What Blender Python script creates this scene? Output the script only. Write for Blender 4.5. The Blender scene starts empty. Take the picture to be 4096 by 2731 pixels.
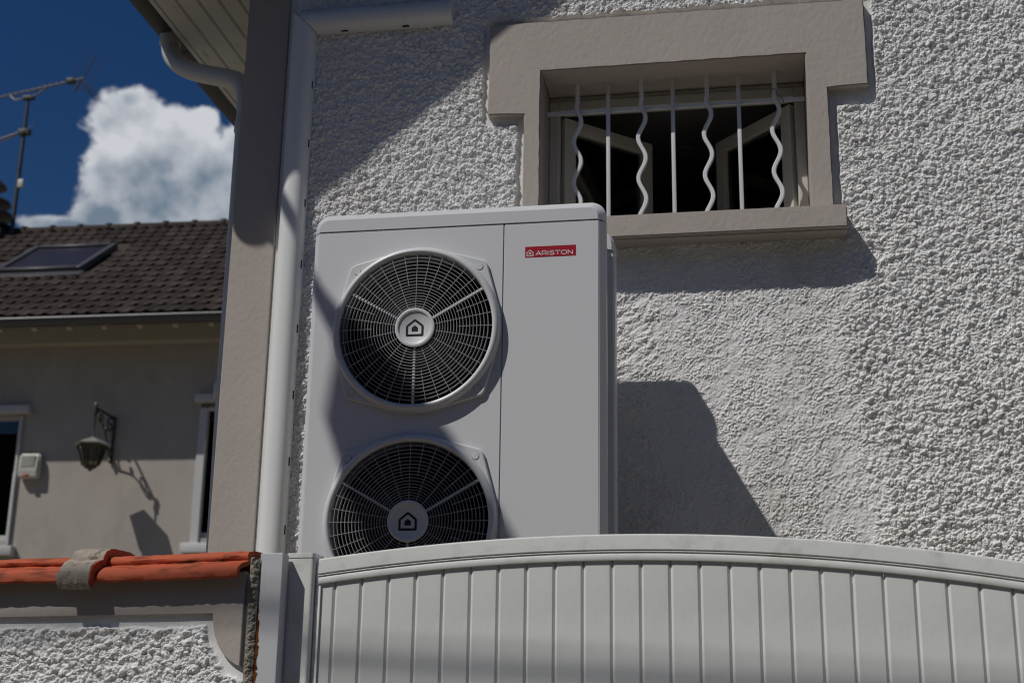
import bpy, bmesh, math, random
import numpy as np
from mathutils import Vector, Matrix

R = math.radians
rng = random.Random(7)
sc = bpy.context.scene
col = sc.collection

# ------------------------------------------------------------------ camera
PITCH, YAW, ROLL = R(16.71), R(-10.16), R(0.922)
fw = Vector((math.sin(YAW)*math.cos(PITCH), math.cos(YAW)*math.cos(PITCH), math.sin(PITCH)))
rt = Vector((math.cos(YAW), -math.sin(YAW), 0))
up = rt.cross(fw)
cr = math.cos(ROLL)*rt + math.sin(ROLL)*up
cu = -math.sin(ROLL)*rt + math.cos(ROLL)*up
cam = bpy.data.cameras.new('camera')
cam.lens = 50.0; cam.sensor_width = 36.0
cam.clip_start = 0.05; cam.clip_end = 3000
cam.dof.use_dof = True; cam.dof.focus_distance = 4.6; cam.dof.aperture_fstop = 4.0
camo = bpy.data.objects.new('camera', cam); col.objects.link(camo)
m = Matrix((cr, cu, -fw)).transposed().to_4x4(); m.translation = (0, 0, 1.45)
camo.matrix_world = m
sc.camera = camo

# ------------------------------------------------------------------ light
SUN = Vector((0.57, 0.55, -1.0)).normalized()          # direction the light travels
w = bpy.data.worlds.new('World'); sc.world = w; w.use_nodes = True; w.cycles.sampling_method = 'NONE'
wn, wl = w.node_tree.nodes, w.node_tree.links
sl = bpy.data.lights.new('sun', 'SUN'); sl.energy = 5.0; sl.angle = R(0.53); sl.color = (1.0, 0.968, 0.925)
so = bpy.data.objects.new('sun', sl); col.objects.link(so)
so.rotation_euler = (-SUN).to_track_quat('Z', 'Y').to_euler(); so.location = (-6, -6, 12)
vs = sc.view_settings
vs.view_transform = 'Standard'; vs.look = 'None'; vs.exposure = -0.80; vs.gamma = 1.0; vs.use_curve_mapping = False
sc.cycles.use_denoising = True; sc.cycles.denoiser = 'OPENIMAGEDENOISE'; sc.cycles.denoising_input_passes = 'RGB_ALBEDO_NORMAL'
sc.cycles.max_bounces = 6; sc.cycles.diffuse_bounces = 3; sc.cycles.filter_width = 1.1
sc.cycles.caustics_reflective = False; sc.cycles.caustics_refractive = False

def build_world():
    N = wn.new; L = wl.new
    bg = wn['Background']; bg.inputs[1].default_value = 1.0
    sky = N('ShaderNodeTexSky'); sky.sky_type = 'NISHITA'; sky.sun_disc = False
    sky.sun_elevation = R(51.6); sky.sun_rotation = R(226.0)
    sky.air_density = 1.0; sky.dust_density = 0.2; sky.ozone_density = 2.5; sky.altitude = 300
    def vm(op, a, b=None):
        n = N('ShaderNodeVectorMath'); n.operation = op
        for i, v in enumerate((a, b)):
            if v is None: continue
            if isinstance(v, (tuple, list, Vector)): n.inputs[i].default_value = tuple(v)
            else: L(v, n.inputs[i])
        return n
    def ma(op, a, b=None, c=None, clamp=False):
        n = N('ShaderNodeMath'); n.operation = op; n.use_clamp = clamp
        for i, v in enumerate((a, b, c)):
            if v is None: continue
            if isinstance(v, (int, float)): n.inputs[i].default_value = v
            else: L(v, n.inputs[i])
        return n.outputs[0]
    def mr(v, a, b, c=0.0, d=1.0):
        n = N('ShaderNodeMapRange'); n.interpolation_type = 'SMOOTHSTEP'
        L(v, n.inputs[0]); n.inputs[1].default_value = a; n.inputs[2].default_value = b
        n.inputs[3].default_value = c; n.inputs[4].default_value = d
        return n.outputs[0]
    def noise(vec, scale, det, rough, dist=0.0):
        n = N('ShaderNodeTexNoise'); n.noise_dimensions = '3D'
        L(vec, n.inputs['Vector']); n.inputs['Scale'].default_value = scale
        n.inputs['Detail'].default_value = det; n.inputs['Roughness'].default_value = rough
        n.inputs['Distortion'].default_value = dist
        return n.outputs[0]
    tc = N('ShaderNodeTexCoord'); d = vm('NORMALIZE', tc.outputs['Generated']).outputs[0]
    # tangent frame around one fixed compass direction (the big cumulus to the left of the house)
    A = R(-22.0); E0 = R(23.0)
    cf = Vector((math.sin(A)*math.cos(E0), math.cos(A)*math.cos(E0), math.sin(E0)))
    cx = Vector((math.cos(A), -math.sin(A), 0)); cz = cx.cross(cf)
    du = vm('DOT_PRODUCT', d, cx).outputs['Value']; dv = vm('DOT_PRODUCT', d, cz).outputs['Value']
    df = vm('DOT_PRODUCT', d, cf).outputs['Value']
    dfs = ma('MAXIMUM', df, 0.05)
    u = ma('DIVIDE', du, dfs); v = ma('DIVIDE', dv, dfs)
    front = mr(df, 0.5, 0.6)
    uv = N('ShaderNodeCombineXYZ'); L(u, uv.inputs[0]); L(v, uv.inputs[1])
    uvo = uv.outputs[0]
    # billowing outline
    n1 = noise(uvo, 34, 4, 0.55, 0.5); n2 = noise(uvo, 95, 5, 0.62, 0.3)
    wob = ma('ADD', ma('MULTIPLY', ma('SUBTRACT', n1, 0.5), 0.85), ma('MULTIPLY', ma('SUBTRACT', n2, 0.5), 0.6))
    dens = None
    for (a, b, ra, rb) in CLOUD:
        e = vm('DIVIDE', vm('SUBTRACT', uvo, (a, b, 0)).outputs[0], (ra, rb, 1)).outputs[0]
        f = ma('SUBTRACT', 1.12, vm('LENGTH', e).outputs['Value'])
        dens = f if dens is None else ma('SMOOTH_MAX', dens, f, 0.30)
    dens = ma('ADD', dens, wob)
    alpha = ma('MULTIPLY', mr(dens, -0.08, 0.24), front)
    # other fair-weather cumulus all round the sky
    dz = vm('DOT_PRODUCT', d, (0, 0, 1)).outputs['Value']
    flat = vm('SCALE', d).outputs[0].node
    L(ma('DIVIDE', 1.0, ma('MAXIMUM', ma('ADD', dz, 0.12), 0.05)), flat.inputs['Scale'])
    g = noise(flat.outputs[0], 1.6, 7, 0.55, 0.2)
    far = mr(df, 0.90, 0.82)
    a2 = ma('MULTIPLY', ma('MULTIPLY', mr(g, 0.56, 0.67), far), mr(dz, 0.0, 0.08))
    # shading: relief towards the sun (upper left), grey towards the flat base
    off = vm('ADD', uvo, (-0.012, 0.016, 0)).outputs[0]
    r1 = noise(uvo, 30, 4, 0.5); r2 = noise(off, 30, 4, 0.5)
    rel = ma('MULTIPLY', ma('SUBTRACT', r1, r2), 1.6)
    base = mr(ma('ADD', v, ma('MULTIPLY', ma('SUBTRACT', n1, 0.5), 0.05)), -0.055, 0.035, 0.0, 1.0)
    inner = mr(dens, 0.15, 0.85, 0.42, 0.0)
    lum = ma('ADD', ma('ADD', ma('MULTIPLY', base, 0.72), inner), rel, clamp=True)
    mix = N('ShaderNodeMix'); mix.data_type = 'RGBA'
    L(lum, mix.inputs[0]); mix.inputs[6].default_value = (0.27, 0.36, 0.47, 1); mix.inputs[7].default_value = (1.02, 1.05, 1.12, 1)
    sk = N('ShaderNodeMix'); sk.data_type = 'RGBA'; sk.blend_type = 'MULTIPLY'
    sk.inputs[0].default_value = 1.0
    hs = N('ShaderNodeHueSaturation'); hs.inputs['Saturation'].default_value = 1.34; hs.inputs['Value'].default_value = 1.22; hs.inputs['Hue'].default_value = 0.512
    L(sky.outputs[0], hs.inputs['Color'])
    L(hs.outputs[0], sk.inputs[6]); k = SKY_STRENGTH; sk.inputs[7].default_value = (k, k, k, 1)
    o1 = N('ShaderNodeMix'); o1.data_type = 'RGBA'
    L(a2, o1.inputs[0]); L(sk.outputs[2], o1.inputs[6]); o1.inputs[7].default_value = (0.55, 0.57, 0.60, 1)
    o2 = N('ShaderNodeMix'); o2.data_type = 'RGBA'
    L(alpha, o2.inputs[0]); L(o1.outputs[2], o2.inputs[6]); L(mix.outputs[2], o2.inputs[7])
    L(o2.outputs[2], bg.inputs[0])

SKY_STRENGTH = 0.05
CLOUD = [(-0.0737, 0.0214, 0.0263, 0.0217), (-0.0402, 0.0131, 0.0275, 0.0228), (-0.0817, -0.0086, 0.0205, 0.0233),
         (-0.0270, 0.0300, 0.0110, 0.0100), (0.0021, 0.0130, 0.0182, 0.0177), (-0.0478, -0.0230, 0.0495, 0.0250),
         (-0.1089, -0.0494, 0.0312, 0.0064), (-0.0749, 0.0382, 0.0097, 0.0075), (-0.0881, -0.0416, 0.0200, 0.0132), (-0.0560, 0.0030, 0.0300, 0.0260), (-0.0150, -0.0080, 0.0350, 0.0300)]
build_world()

# ------------------------------------------------------------------ helpers
def link(o): col.objects.link(o); return o

def empty(name, loc=(0, 0, 0), rz=0.0):
    o = bpy.data.objects.new(name, None); o.location = loc; o.rotation_euler = (0, 0, rz)
    o.empty_display_size = 0.1
    return link(o)

def tag(o, label=None, cat=None, group=None, kind=None):
    if label: o['label'] = label
    if cat: o['category'] = cat
    if group: o['group'] = group
    if kind: o['kind'] = kind
    return o

WNORM = {'front_lid', 'rear_lid', 'fan_panel', 'service_panel', 'top_rail', 'lintel_and_jambs', 'window_sill', 'corner_pillar', 'tube', 'casement', 'frame', 'stack'}
def mesh_obj(name, me, mat, parent=None, loc=(0, 0, 0), rz=0.0):
    o = bpy.data.objects.new(name, me); link(o)
    o.location = loc; o.rotation_euler = (0, 0, rz)
    if parent: o.parent = parent
    if mat is not None and not me.materials: me.materials.append(mat)
    if name in WNORM: o.modifiers.new('weighted_normals', 'WEIGHTED_NORMAL').keep_sharp = True
    return o

def smooth(me, ang=40):
    me.polygons.foreach_set('use_smooth', [True]*len(me.polygons))
    try: me.set_sharp_from_angle(angle=R(ang))
    except Exception: pass
    return me

def bm_mesh(bm, name, sm=None):
    me = bpy.data.meshes.new(name); bm.normal_update(); bm.to_mesh(me); bm.free()
    if sm: smooth(me, sm)
    return me

def bbox(bm, x0, x1, y0, y1, z0, z1, bev=0.0, seg=2):
    vsx = [bm.verts.new((x, y, z)) for x in (x0, x1) for y in (y0, y1) for z in (z0, z1)]
    idx = [(0, 1, 3, 2), (4, 6, 7, 5), (0, 4, 5, 1), (2, 3, 7, 6), (0, 2, 6, 4), (1, 5, 7, 3)]
    fs = [bm.faces.new([vsx[i] for i in f]) for f in idx]
    if bev > 0:
        es = list({e for f in fs for e in f.edges})
        bmesh.ops.bevel(bm, geom=es, offset=bev, segments=seg, profile=0.5, affect='EDGES', clamp_overlap=True)

def box(name, mat, parent, x0, x1, y0, y1, z0, z1, bev=0.003, seg=2):
    bm = bmesh.new(); bbox(bm, x0, x1, y0, y1, z0, z1, bev, seg)
    return mesh_obj(name, bm_mesh(bm, name, 40), mat, parent)

def prism(bm, pts, axis, a0, a1, cap=True):
    """extrude a closed 2D polygon along an axis. axis 'x': pts=(y,z); 'y': pts=(x,z); 'z': pts=(x,y)"""
    def P(p, a):
        return {'x': (a, p[0], p[1]), 'y': (p[0], a, p[1]), 'z': (p[0], p[1], a)}[axis]
    A = [bm.verts.new(P(p, a0)) for p in pts]; B = [bm.verts.new(P(p, a1)) for p in pts]
    n = len(pts)
    for i in range(n):
        j = (i+1) % n
        bm.faces.new((A[i], A[j], B[j], B[i]))
    if cap:
        bm.faces.new(A); bm.faces.new(B[::-1])

def prism_obj(name, mat, parent, pts, axis, a0, a1, sm=30, bev=0.0):
    bm = bmesh.new(); prism(bm, pts, axis, a0, a1)
    bmesh.ops.recalc_face_normals(bm, faces=bm.faces)
    if bev: bmesh.ops.bevel(bm, geom=list(bm.edges), offset=bev, segments=2, affect='EDGES', clamp_overlap=True)
    return mesh_obj(name, bm_mesh(bm, name, sm), mat, parent)

def frames(path):
    P = [Vector(p) for p in path]; T = []
    for i in range(len(P)):
        a = P[max(i-1, 0)]; b = P[min(i+1, len(P)-1)]; T.append((b-a).normalized())
    ref = Vector((0, 0, 1)) if abs(T[0].z) < 0.9 else Vector((0, 1, 0))
    n = (ref - T[0]*ref.dot(T[0])).normalized(); out = []
    for i, t in enumerate(T):
        n = (n - t*n.dot(t)).normalized(); out.append((P[i], n, t.cross(n)))
    return out

def tube(bm, path, rad, seg=10, cap=True, ry=None):
    fr = frames(path); rings = []
    for i, (p, n, b) in enumerate(fr):
        r = rad[i] if isinstance(rad, (list, tuple)) else rad
        q = (ry[i] if isinstance(ry, (list, tuple)) else ry) if ry is not None else r
        rings.append([bm.verts.new(p + n*(q*math.cos(2*math.pi*k/seg)) + b*(r*math.sin(2*math.pi*k/seg))) for k in range(seg)])
    for a, c in zip(rings, rings[1:]):
        for k in range(seg):
            bm.faces.new((a[k], a[(k+1) % seg], c[(k+1) % seg], c[k]))
    if cap: bm.faces.new(rings[0][::-1]); bm.faces.new(rings[-1])
    bmesh.ops.recalc_face_normals(bm, faces=bm.faces)

def tube_obj(name, mat, parent, path, rad, seg=10, cap=True, ry=None, sm=50):
    bm = bmesh.new(); tube(bm, path, rad, seg, cap, ry)
    return mesh_obj(name, bm_mesh(bm, name, sm), mat, parent)

def bar(bm, p, q, wid, hei):
    """rectangular bar from p to q"""
    tube(bm, [p, q], wid*0.7071, 4, True, hei*0.7071) if False else None
    p, q = Vector(p), Vector(q); t = (q-p).normalized()
    ref = Vector((0, 0, 1)) if abs(t.z) < 0.95 else Vector((0, 1, 0))
    n = (ref - t*ref.dot(t)).normalized(); b = t.cross(n)
    A = [bm.verts.new(o + n*(hei/2*sy) + b*(wid/2*sx)) for o in (p, q) for sx, sy in ((-1, -1), (1, -1), (1, 1), (-1, 1))]
    for f in ((0, 1, 2, 3), (7, 6, 5, 4), (0, 4, 5, 1), (1, 5, 6, 2), (2, 6, 7, 3), (3, 7, 4, 0)):
        bm.faces.new([A[i] for i in f])

def lathe_y(bm, prof, seg=72, close=False):
    """revolve (r, y) profile about the Y axis"""
    rings = []
    for r, y in prof:
        rings.append([bm.verts.new((r*math.cos(2*math.pi*k/seg), y, r*math.sin(2*math.pi*k/seg))) for k in range(seg)])
    pairs = list(zip(rings, rings[1:]))
    if close: pairs.append((rings[-1], rings[0]))
    for a, c in pairs:
        for k in range(seg):
            bm.faces.new((a[k], a[(k+1) % seg], c[(k+1) % seg], c[k]))
    return rings

def lathe_z(bm, prof, seg=24, rot=0.0, cx=0, cy=0):
    rings = []
    for r, z in prof:
        rings.append([bm.verts.new((cx + r*math.cos(rot+2*math.pi*k/seg), cy + r*math.sin(rot+2*math.pi*k/seg), z)) for k in range(seg)])
    for a, c in zip(rings, rings[1:]):
        for k in range(seg):
            bm.faces.new((a[k], a[(k+1) % seg], c[(k+1) % seg], c[k]))
    bm.faces.new(rings[0][::-1]); bm.faces.new(rings[-1])
    bmesh.ops.recalc_face_normals(bm, faces=bm.faces)

# ---- materials
def mat(name, color, rough=0.6, var=0.06, scale=6.0, bump=0.0, bscale=120.0, metal=0.0, spec=0.4, coat=0.0,
        dirt=None, dirt_amt=0.0, dirt_scale=8.0, dirt_lo=0.55, dirt_hi=0.75, stretch=(1, 1, 1), rand=0.0):
    mt = bpy.data.materials.new(name); mt.use_nodes = True
    nt = mt.node_tree; N = nt.nodes.new; L = nt.links.new; b = nt.nodes['Principled BSDF']
    b.inputs['Roughness'].default_value = rough; b.inputs['Metallic'].default_value = metal
    b.inputs['Specular IOR Level'].default_value = spec; b.inputs['Coat Weight'].default_value = coat
    tc = N('ShaderNodeTexCoord'); mp = N('ShaderNodeMapping'); L(tc.outputs['Object'], mp.inputs[0]); mp.inputs['Scale'].default_value = stretch
    nz = N('ShaderNodeTexNoise'); L(mp.outputs[0], nz.inputs['Vector']); nz.inputs['Scale'].default_value = scale
    nz.inputs['Detail'].default_value = 6; nz.inputs['Roughness'].default_value = 0.6
    mx = N('ShaderNodeMix'); mx.data_type = 'RGBA'; L(nz.outputs[0], mx.inputs[0])
    c = color; mx.inputs[6].default_value = (*[x*(1-var) for x in c], 1); mx.inputs[7].default_value = (*[min(1, x*(1+var)) for x in c], 1)
    out = mx.outputs[2]
    if rand:
        oi = N('ShaderNodeObjectInfo'); mr = N('ShaderNodeMapRange'); L(oi.outputs['Random'], mr.inputs[0])
        mr.inputs[3].default_value = 1-rand; mr.inputs[4].default_value = 1+rand
        hv = N('ShaderNodeHueSaturation'); L(mr.outputs[0], hv.inputs['Value']); L(out, hv.inputs['Color']); out = hv.outputs[0]
    if dirt is not None:
        n2 = N('ShaderNodeTexNoise'); L(mp.outputs[0], n2.inputs['Vector']); n2.inputs['Scale'].default_value = dirt_scale
        n2.inputs['Detail'].default_value = 8; n2.inputs['Roughness'].default_value = 0.65
        m2 = N('ShaderNodeMapRange'); L(n2.outputs[0], m2.inputs[0]); m2.inputs[1].default_value = dirt_lo; m2.inputs[2].default_value = dirt_hi
        m2.inputs[4].default_value = dirt_amt
        mm = N('ShaderNodeMix'); mm.data_type = 'RGBA'; L(m2.outputs[0], mm.inputs[0]); L(out, mm.inputs[6]); mm.inputs[7].default_value = (*dirt, 1)
        out = mm.outputs[2]
    L(out, b.inputs['Base Color'])
    if bump:
        n3 = N('ShaderNodeTexNoise'); L(mp.outputs[0], n3.inputs['Vector']); n3.inputs['Scale'].default_value = bscale
        n3.inputs['Detail'].default_value = 5; n3.inputs['Roughness'].default_value = 0.6
        bp = N('ShaderNodeBump'); bp.inputs['Strength'].default_value = 1.0; bp.inputs['Distance'].default_value = bump
        L(n3.outputs[0], bp.inputs['Height']); L(bp.outputs[0], b.inputs['Normal'])
    mt['nodes_color'] = ''
    return mt

M = {}
M['stucco'] = mat('white_roughcast', (0.80, 0.795, 0.775), 0.9, 0.05, 3.0, 0.0022, 240, spec=0.15, dirt=(0.42, 0.40, 0.35), dirt_amt=0.40, dirt_scale=5, dirt_lo=0.50, dirt_hi=0.75, stretch=(1, 1, 0.4))
M['plaster'] = mat('white_smooth_plaster', (0.72, 0.72, 0.70), 0.85, 0.05, 9.0, 0.0018, 90, spec=0.2, dirt=(0.36, 0.34, 0.29), dirt_amt=0.35, dirt_scale=30, dirt_lo=0.62, dirt_hi=0.75)
M['taupe'] = mat('taupe_masonry_paint', (0.435, 0.39, 0.35), 0.8, 0.09, 5.0, 0.0022, 48, spec=0.2, stretch=(1, 1, 0.7), dirt=(0.25, 0.21, 0.18), dirt_amt=0.3, dirt_scale=60, dirt_lo=0.68, dirt_hi=0.78)
M['trunking'] = mat('white_pvc_trunking', (0.74, 0.75, 0.73), 0.38, 0.03, 3.0, 0.0, spec=0.4, dirt=(0.45, 0.41, 0.32), dirt_amt=0.35, dirt_scale=7, dirt_lo=0.55, dirt_hi=0.8, stretch=(1, 1, 0.35))
M['unit'] = mat('white_enamel', (0.64, 0.645, 0.65), 0.42, 0.015, 2.0, 0.00025, 420, spec=0.45, coat=0.05)
M['unit_lid'] = mat('white_enamel_lid', (0.64, 0.648, 0.66), 0.3, 0.015, 2.0, spec=0.5, coat=0.15)
M['shroud'] = mat('white_plastic_shroud', (0.62, 0.63, 0.63), 0.33, 0.02, 4.0, spec=0.45)
M['grille'] = mat('grey_plastic_grille', (0.34, 0.345, 0.35), 0.4, 0.03, 8.0, spec=0.4)
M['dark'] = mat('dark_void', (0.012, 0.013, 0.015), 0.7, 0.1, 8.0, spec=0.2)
M['blade'] = mat('dark_fan_plastic', (0.035, 0.037, 0.04), 0.5, 0.1, 8.0)
M['logo_grey'] = mat('dark_grey_print', (0.045, 0.048, 0.055), 0.5, 0.03, 20)
M['label_red'] = mat('red_sticker', (0.37, 0.004, 0.016), 0.4, 0.03, 20)
M['label_white'] = mat('white_print', (0.66, 0.66, 0.66), 0.5, 0.02, 20)
M['seam'] = mat('dark_gasket', (0.05, 0.052, 0.055), 0.7, 0.05, 20)
M['pvc'] = mat('white_pvc_gate', (0.76, 0.77, 0.73), 0.45, 0.04, 2.5, 0.0003, 300, spec=0.4, dirt=(0.40, 0.40, 0.34), dirt_amt=0.42, dirt_scale=16, dirt_lo=0.50, dirt_hi=0.72)
M['slat'] = mat('white_pvc_slat', (0.72, 0.73, 0.70), 0.42, 0.03, 2.0, 0.0003, 260, spec=0.4, dirt=(0.45, 0.45, 0.38), dirt_amt=0.3, dirt_scale=9, dirt_lo=0.50, dirt_hi=0.75, rand=0.025)
M['steel'] = mat('grey_painted_steel', (0.56, 0.565, 0.58), 0.5, 0.04, 6.0, 0.0005, 160, spec=0.4, stretch=(1, 1, 0.2), dirt=(0.25, 0.2, 0.16), dirt_amt=0.35, dirt_scale=40, dirt_lo=0.68, dirt_hi=0.76)
M['rust'] = mat('rust_stain', (0.36, 0.12, 0.03), 0.9, 0.4, 40, 0.002, 150, spec=0.1, dirt=(0.10, 0.03, 0.012), dirt_amt=0.8, dirt_scale=50, dirt_lo=0.45, dirt_hi=0.65)
M['clay'] = mat('orange_red_clay', (0.46, 0.100, 0.045), 0.75, 0.25, 7.0, 0.0014, 160, spec=0.2, stretch=(0.35, 1, 1), dirt=(0.045, 0.025, 0.015), dirt_amt=0.72, dirt_scale=30, dirt_lo=0.50, dirt_hi=0.66)
M['lichen'] = mat('lichen_grey_clay', (0.36, 0.315, 0.255), 0.95, 0.35, 60, 0.003, 160, spec=0.1, dirt=(0.05, 0.047, 0.04), dirt_amt=0.85, dirt_scale=35, dirt_lo=0.53, dirt_hi=0.68)
M['mortar'] = mat('rough_grey_mortar', (0.27, 0.245, 0.20), 0.95, 0.25, 30, 0.004, 150, spec=0.1, dirt=(0.06, 0.055, 0.045), dirt_amt=0.7, dirt_scale=50, dirt_lo=0.55, dirt_hi=0.7)
M['zinc'] = mat('weathered_zinc', (0.05, 0.05, 0.05), 0.6, 0.25, 5.0, 0.0006, 60, metal=0.2, dirt=(0.04, 0.038, 0.035), dirt_amt=0.7, dirt_scale=9, dirt_lo=0.45, dirt_hi=0.7)
M['pipe'] = mat('grey_white_pvc_pipe', (0.52, 0.52, 0.49), 0.4, 0.04, 4.0, dirt=(0.3, 0.28, 0.24), dirt_amt=0.3, dirt_scale=6)
M['soffit'] = mat('painted_soffit_board', (0.47, 0.47, 0.445), 0.7, 0.05, 6.0, 0.0006, 80, stretch=(1, 0.15, 1), dirt=(0.16, 0.14, 0.10), dirt_amt=0.6, dirt_scale=20, dirt_lo=0.58, dirt_hi=0.72)
M['bar'] = mat('white_painted_iron', (0.70, 0.71, 0.715), 0.35, 0.03, 12.0, 0.0005, 130, spec=0.45, dirt=(0.2, 0.13, 0.08), dirt_amt=0.5, dirt_scale=30, dirt_lo=0.72, dirt_hi=0.8)
M['winframe'] = mat('off_white_window_frame', (0.55, 0.53, 0.47), 0.45, 0.04, 8.0, dirt=(0.25, 0.22, 0.17), dirt_amt=0.4, dirt_scale=18, dirt_lo=0.6, dirt_hi=0.75)
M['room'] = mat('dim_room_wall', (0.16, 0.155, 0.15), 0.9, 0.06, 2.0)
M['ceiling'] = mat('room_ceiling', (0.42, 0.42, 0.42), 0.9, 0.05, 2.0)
M['nwall'] = mat('beige_grey_render', (0.40, 0.365, 0.32), 0.9, 0.16, 2.2, 0.004, 45, spec=0.1, dirt=(0.28, 0.25, 0.215), dirt_amt=0.5, dirt_scale=1.8, dirt_lo=0.5, dirt_hi=0.7, stretch=(1, 1, 0.6))
M['tile'] = mat('dark_brown_roof_tile', (0.050, 0.039, 0.032), 0.85, 0.4, 9.0, 0.003, 60, spec=0.15, rand=0.35, dirt=(0.075, 0.073, 0.05), dirt_amt=0.6, dirt_scale=2.2, dirt_lo=0.55, dirt_hi=0.75)
M['ngutter'] = mat('grey_zinc_gutter', (0.09, 0.088, 0.092), 0.45, 0.1, 6.0, metal=0.3)
M['nbeam'] = mat('olive_painted_eave', (0.43, 0.405, 0.32), 0.7, 0.08, 5.0)
M['nwhite'] = mat('white_window_trim', (0.50, 0.50, 0.49), 0.55, 0.05, 6.0, dirt=(0.35, 0.33, 0.3), dirt_amt=0.3, dirt_scale=5)
M['iron'] = mat('verdigris_wrought_iron', (0.035, 0.037, 0.032), 0.5, 0.25, 25.0, 0.002, 90, spec=0.4, dirt=(0.16, 0.165, 0.13), dirt_amt=0.7, dirt_scale=18, dirt_lo=0.6, dirt_hi=0.72)
M['lanternroof'] = mat('pale_verdigris_metal', (0.22, 0.23, 0.21), 0.5, 0.2, 20.0, 0.001, 90, dirt=(0.08, 0.06, 0.04), dirt_amt=0.6, dirt_scale=20)
M['brass'] = mat('tarnished_brass', (0.20, 0.19, 0.12), 0.45, 0.25, 40, metal=0.4)
M['alarm'] = mat('cream_plastic', (0.55, 0.55, 0.50), 0.45, 0.04, 8.0)
M['alarm_red'] = mat('red_plastic_lens', (0.38, 0.07, 0.03), 0.35, 0.05, 8.0)
M['antenna'] = mat('dull_aluminium', (0.20, 0.185, 0.18), 0.5, 0.15, 8.0, metal=0.5)
M['mast'] = mat('galvanised_mast', (0.055, 0.06, 0.055), 0.55, 0.2, 8.0, metal=0.2)
M['ground'] = mat('pale_asphalt', (0.13, 0.117, 0.097), 0.95, 0.2, 1.5, 0.004, 90)
M['terrace'] = mat('pale_concrete_terrace', (0.23, 0.198, 0.15), 0.95, 0.15, 1.2, 0.003, 60)
M['cable'] = mat('black_cable', (0.02, 0.02, 0.02), 0.6, 0.1, 8.0)

def glass(name, tint=(0.9, 0.93, 0.95), rough=0.0):
    mt = bpy.data.materials.new(name); mt.use_nodes = True; nt = mt.node_tree
    nt.nodes.remove(nt.nodes['Principled BSDF']); out = nt.nodes['Material Output']
    g = nt.nodes.new('ShaderNodeBsdfGlossy'); g.inputs['Roughness'].default_value = rough
    t = nt.nodes.new('ShaderNodeBsdfTransparent'); t.inputs[0].default_value = (*tint, 1)
    f = nt.nodes.new('ShaderNodeFresnel'); f.inputs[0].default_value = 1.5
    mx = nt.nodes.new('ShaderNodeMixShader')
    nt.links.new(f.outputs[0], mx.inputs[0]); nt.links.new(t.outputs[0], mx.inputs[1]); nt.links.new(g.outputs[0], mx.inputs[2])
    nt.links.new(mx.outputs[0], out.inputs[0])
    return mt
M['glass'] = glass('window_glass'); M['lampglass'] = glass('smoked_lantern_glass', (0.5, 0.48, 0.42), 0.1)
M['skylight'] = mat('dark_violet_glazing', (0.028, 0.026, 0.034), 0.3, 0.2, 2.0, spec=0.2)

# ---- numpy noise
TB = np.random.RandomState(11).rand(4, 256, 256)
def vnoise(x, y, seed=0):
    xi = np.floor(x).astype(int); yi = np.floor(y).astype(int); fx = x-xi; fy = y-yi
    fx = fx*fx*(3-2*fx); fy = fy*fy*(3-2*fy); t = TB[seed % 4]; s = seed*37
    def g(a, b): return t[(a+s) & 255, (b+s*3) & 255]
    return (g(xi, yi)*(1-fx)+g(xi+1, yi)*fx)*(1-fy)+(g(xi, yi+1)*(1-fx)+g(xi+1, yi+1)*fx)*fy
def fbm(x, y, o=3, seed=0):
    r = 0; a = 0.5; s = 0
    for i in range(o):
        r = r + a*vnoise(x, y, seed+i); s += a; a *= 0.5; x = x*2.03+7.1; y = y*2.03+3.7
    return r/s
def worley(x, y, seed=0):
    xi = np.floor(x).astype(int); yi = np.floor(y).astype(int); best = np.full(x.shape, 9.0); hh = np.zeros(x.shape)
    for dx in (-1, 0, 1):
        for dy in (-1, 0, 1):
            a = (xi+dx+seed*31) & 255; b = (yi+dy+seed*17) & 255
            px = xi+dx+TB[0][a, b]; py = yi+dy+TB[1][a, b]
            d = (px-x)**2+(py-y)**2
            mk = d < best; best = np.where(mk, d, best); hh = np.where(mk, TB[2][a, b], hh)
    return np.sqrt(best), hh

def roughcast(x, z):
    """thrown-plaster relief: knobs of three sizes crowded together, about 0..1"""
    wx = x + 0.012*(fbm(x*40, z*40, 2, 1)-0.5); wz = z + 0.012*(fbm(x*40+9, z*40+4, 2, 2)-0.5)
    sx = wx*0.88 + wz*0.10; sz = wz*1.08 - wx*0.20
    d1, h1 = worley(sx/0.024, sz/0.024, 3); d2, h2 = worley(sx/0.0138, sz/0.0138, 5); d3, h3 = worley(wx/0.0078, wz/0.0078, 9)
    l1 = np.sqrt(np.clip(1-(d1/0.72)**2, 0, 1))*(0.15+0.85*h1)
    l2 = np.sqrt(np.clip(1-(d2/0.66)**2, 0, 1))*(0.20+0.80*h2)
    l3 = np.sqrt(np.clip(1-(d3/0.66)**2, 0, 1))*(0.2+0.8*h3)
    lo = fbm(x*13, z*17, 3, 0)
    gr_ = fbm(x*230, z*230, 2, 3)-0.5
    return 0.30*l1 + 0.50*l2*(0.6+0.4*l1) + 0.24*l3 + 0.40*(lo-0.45) + 0.16*gr_

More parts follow.
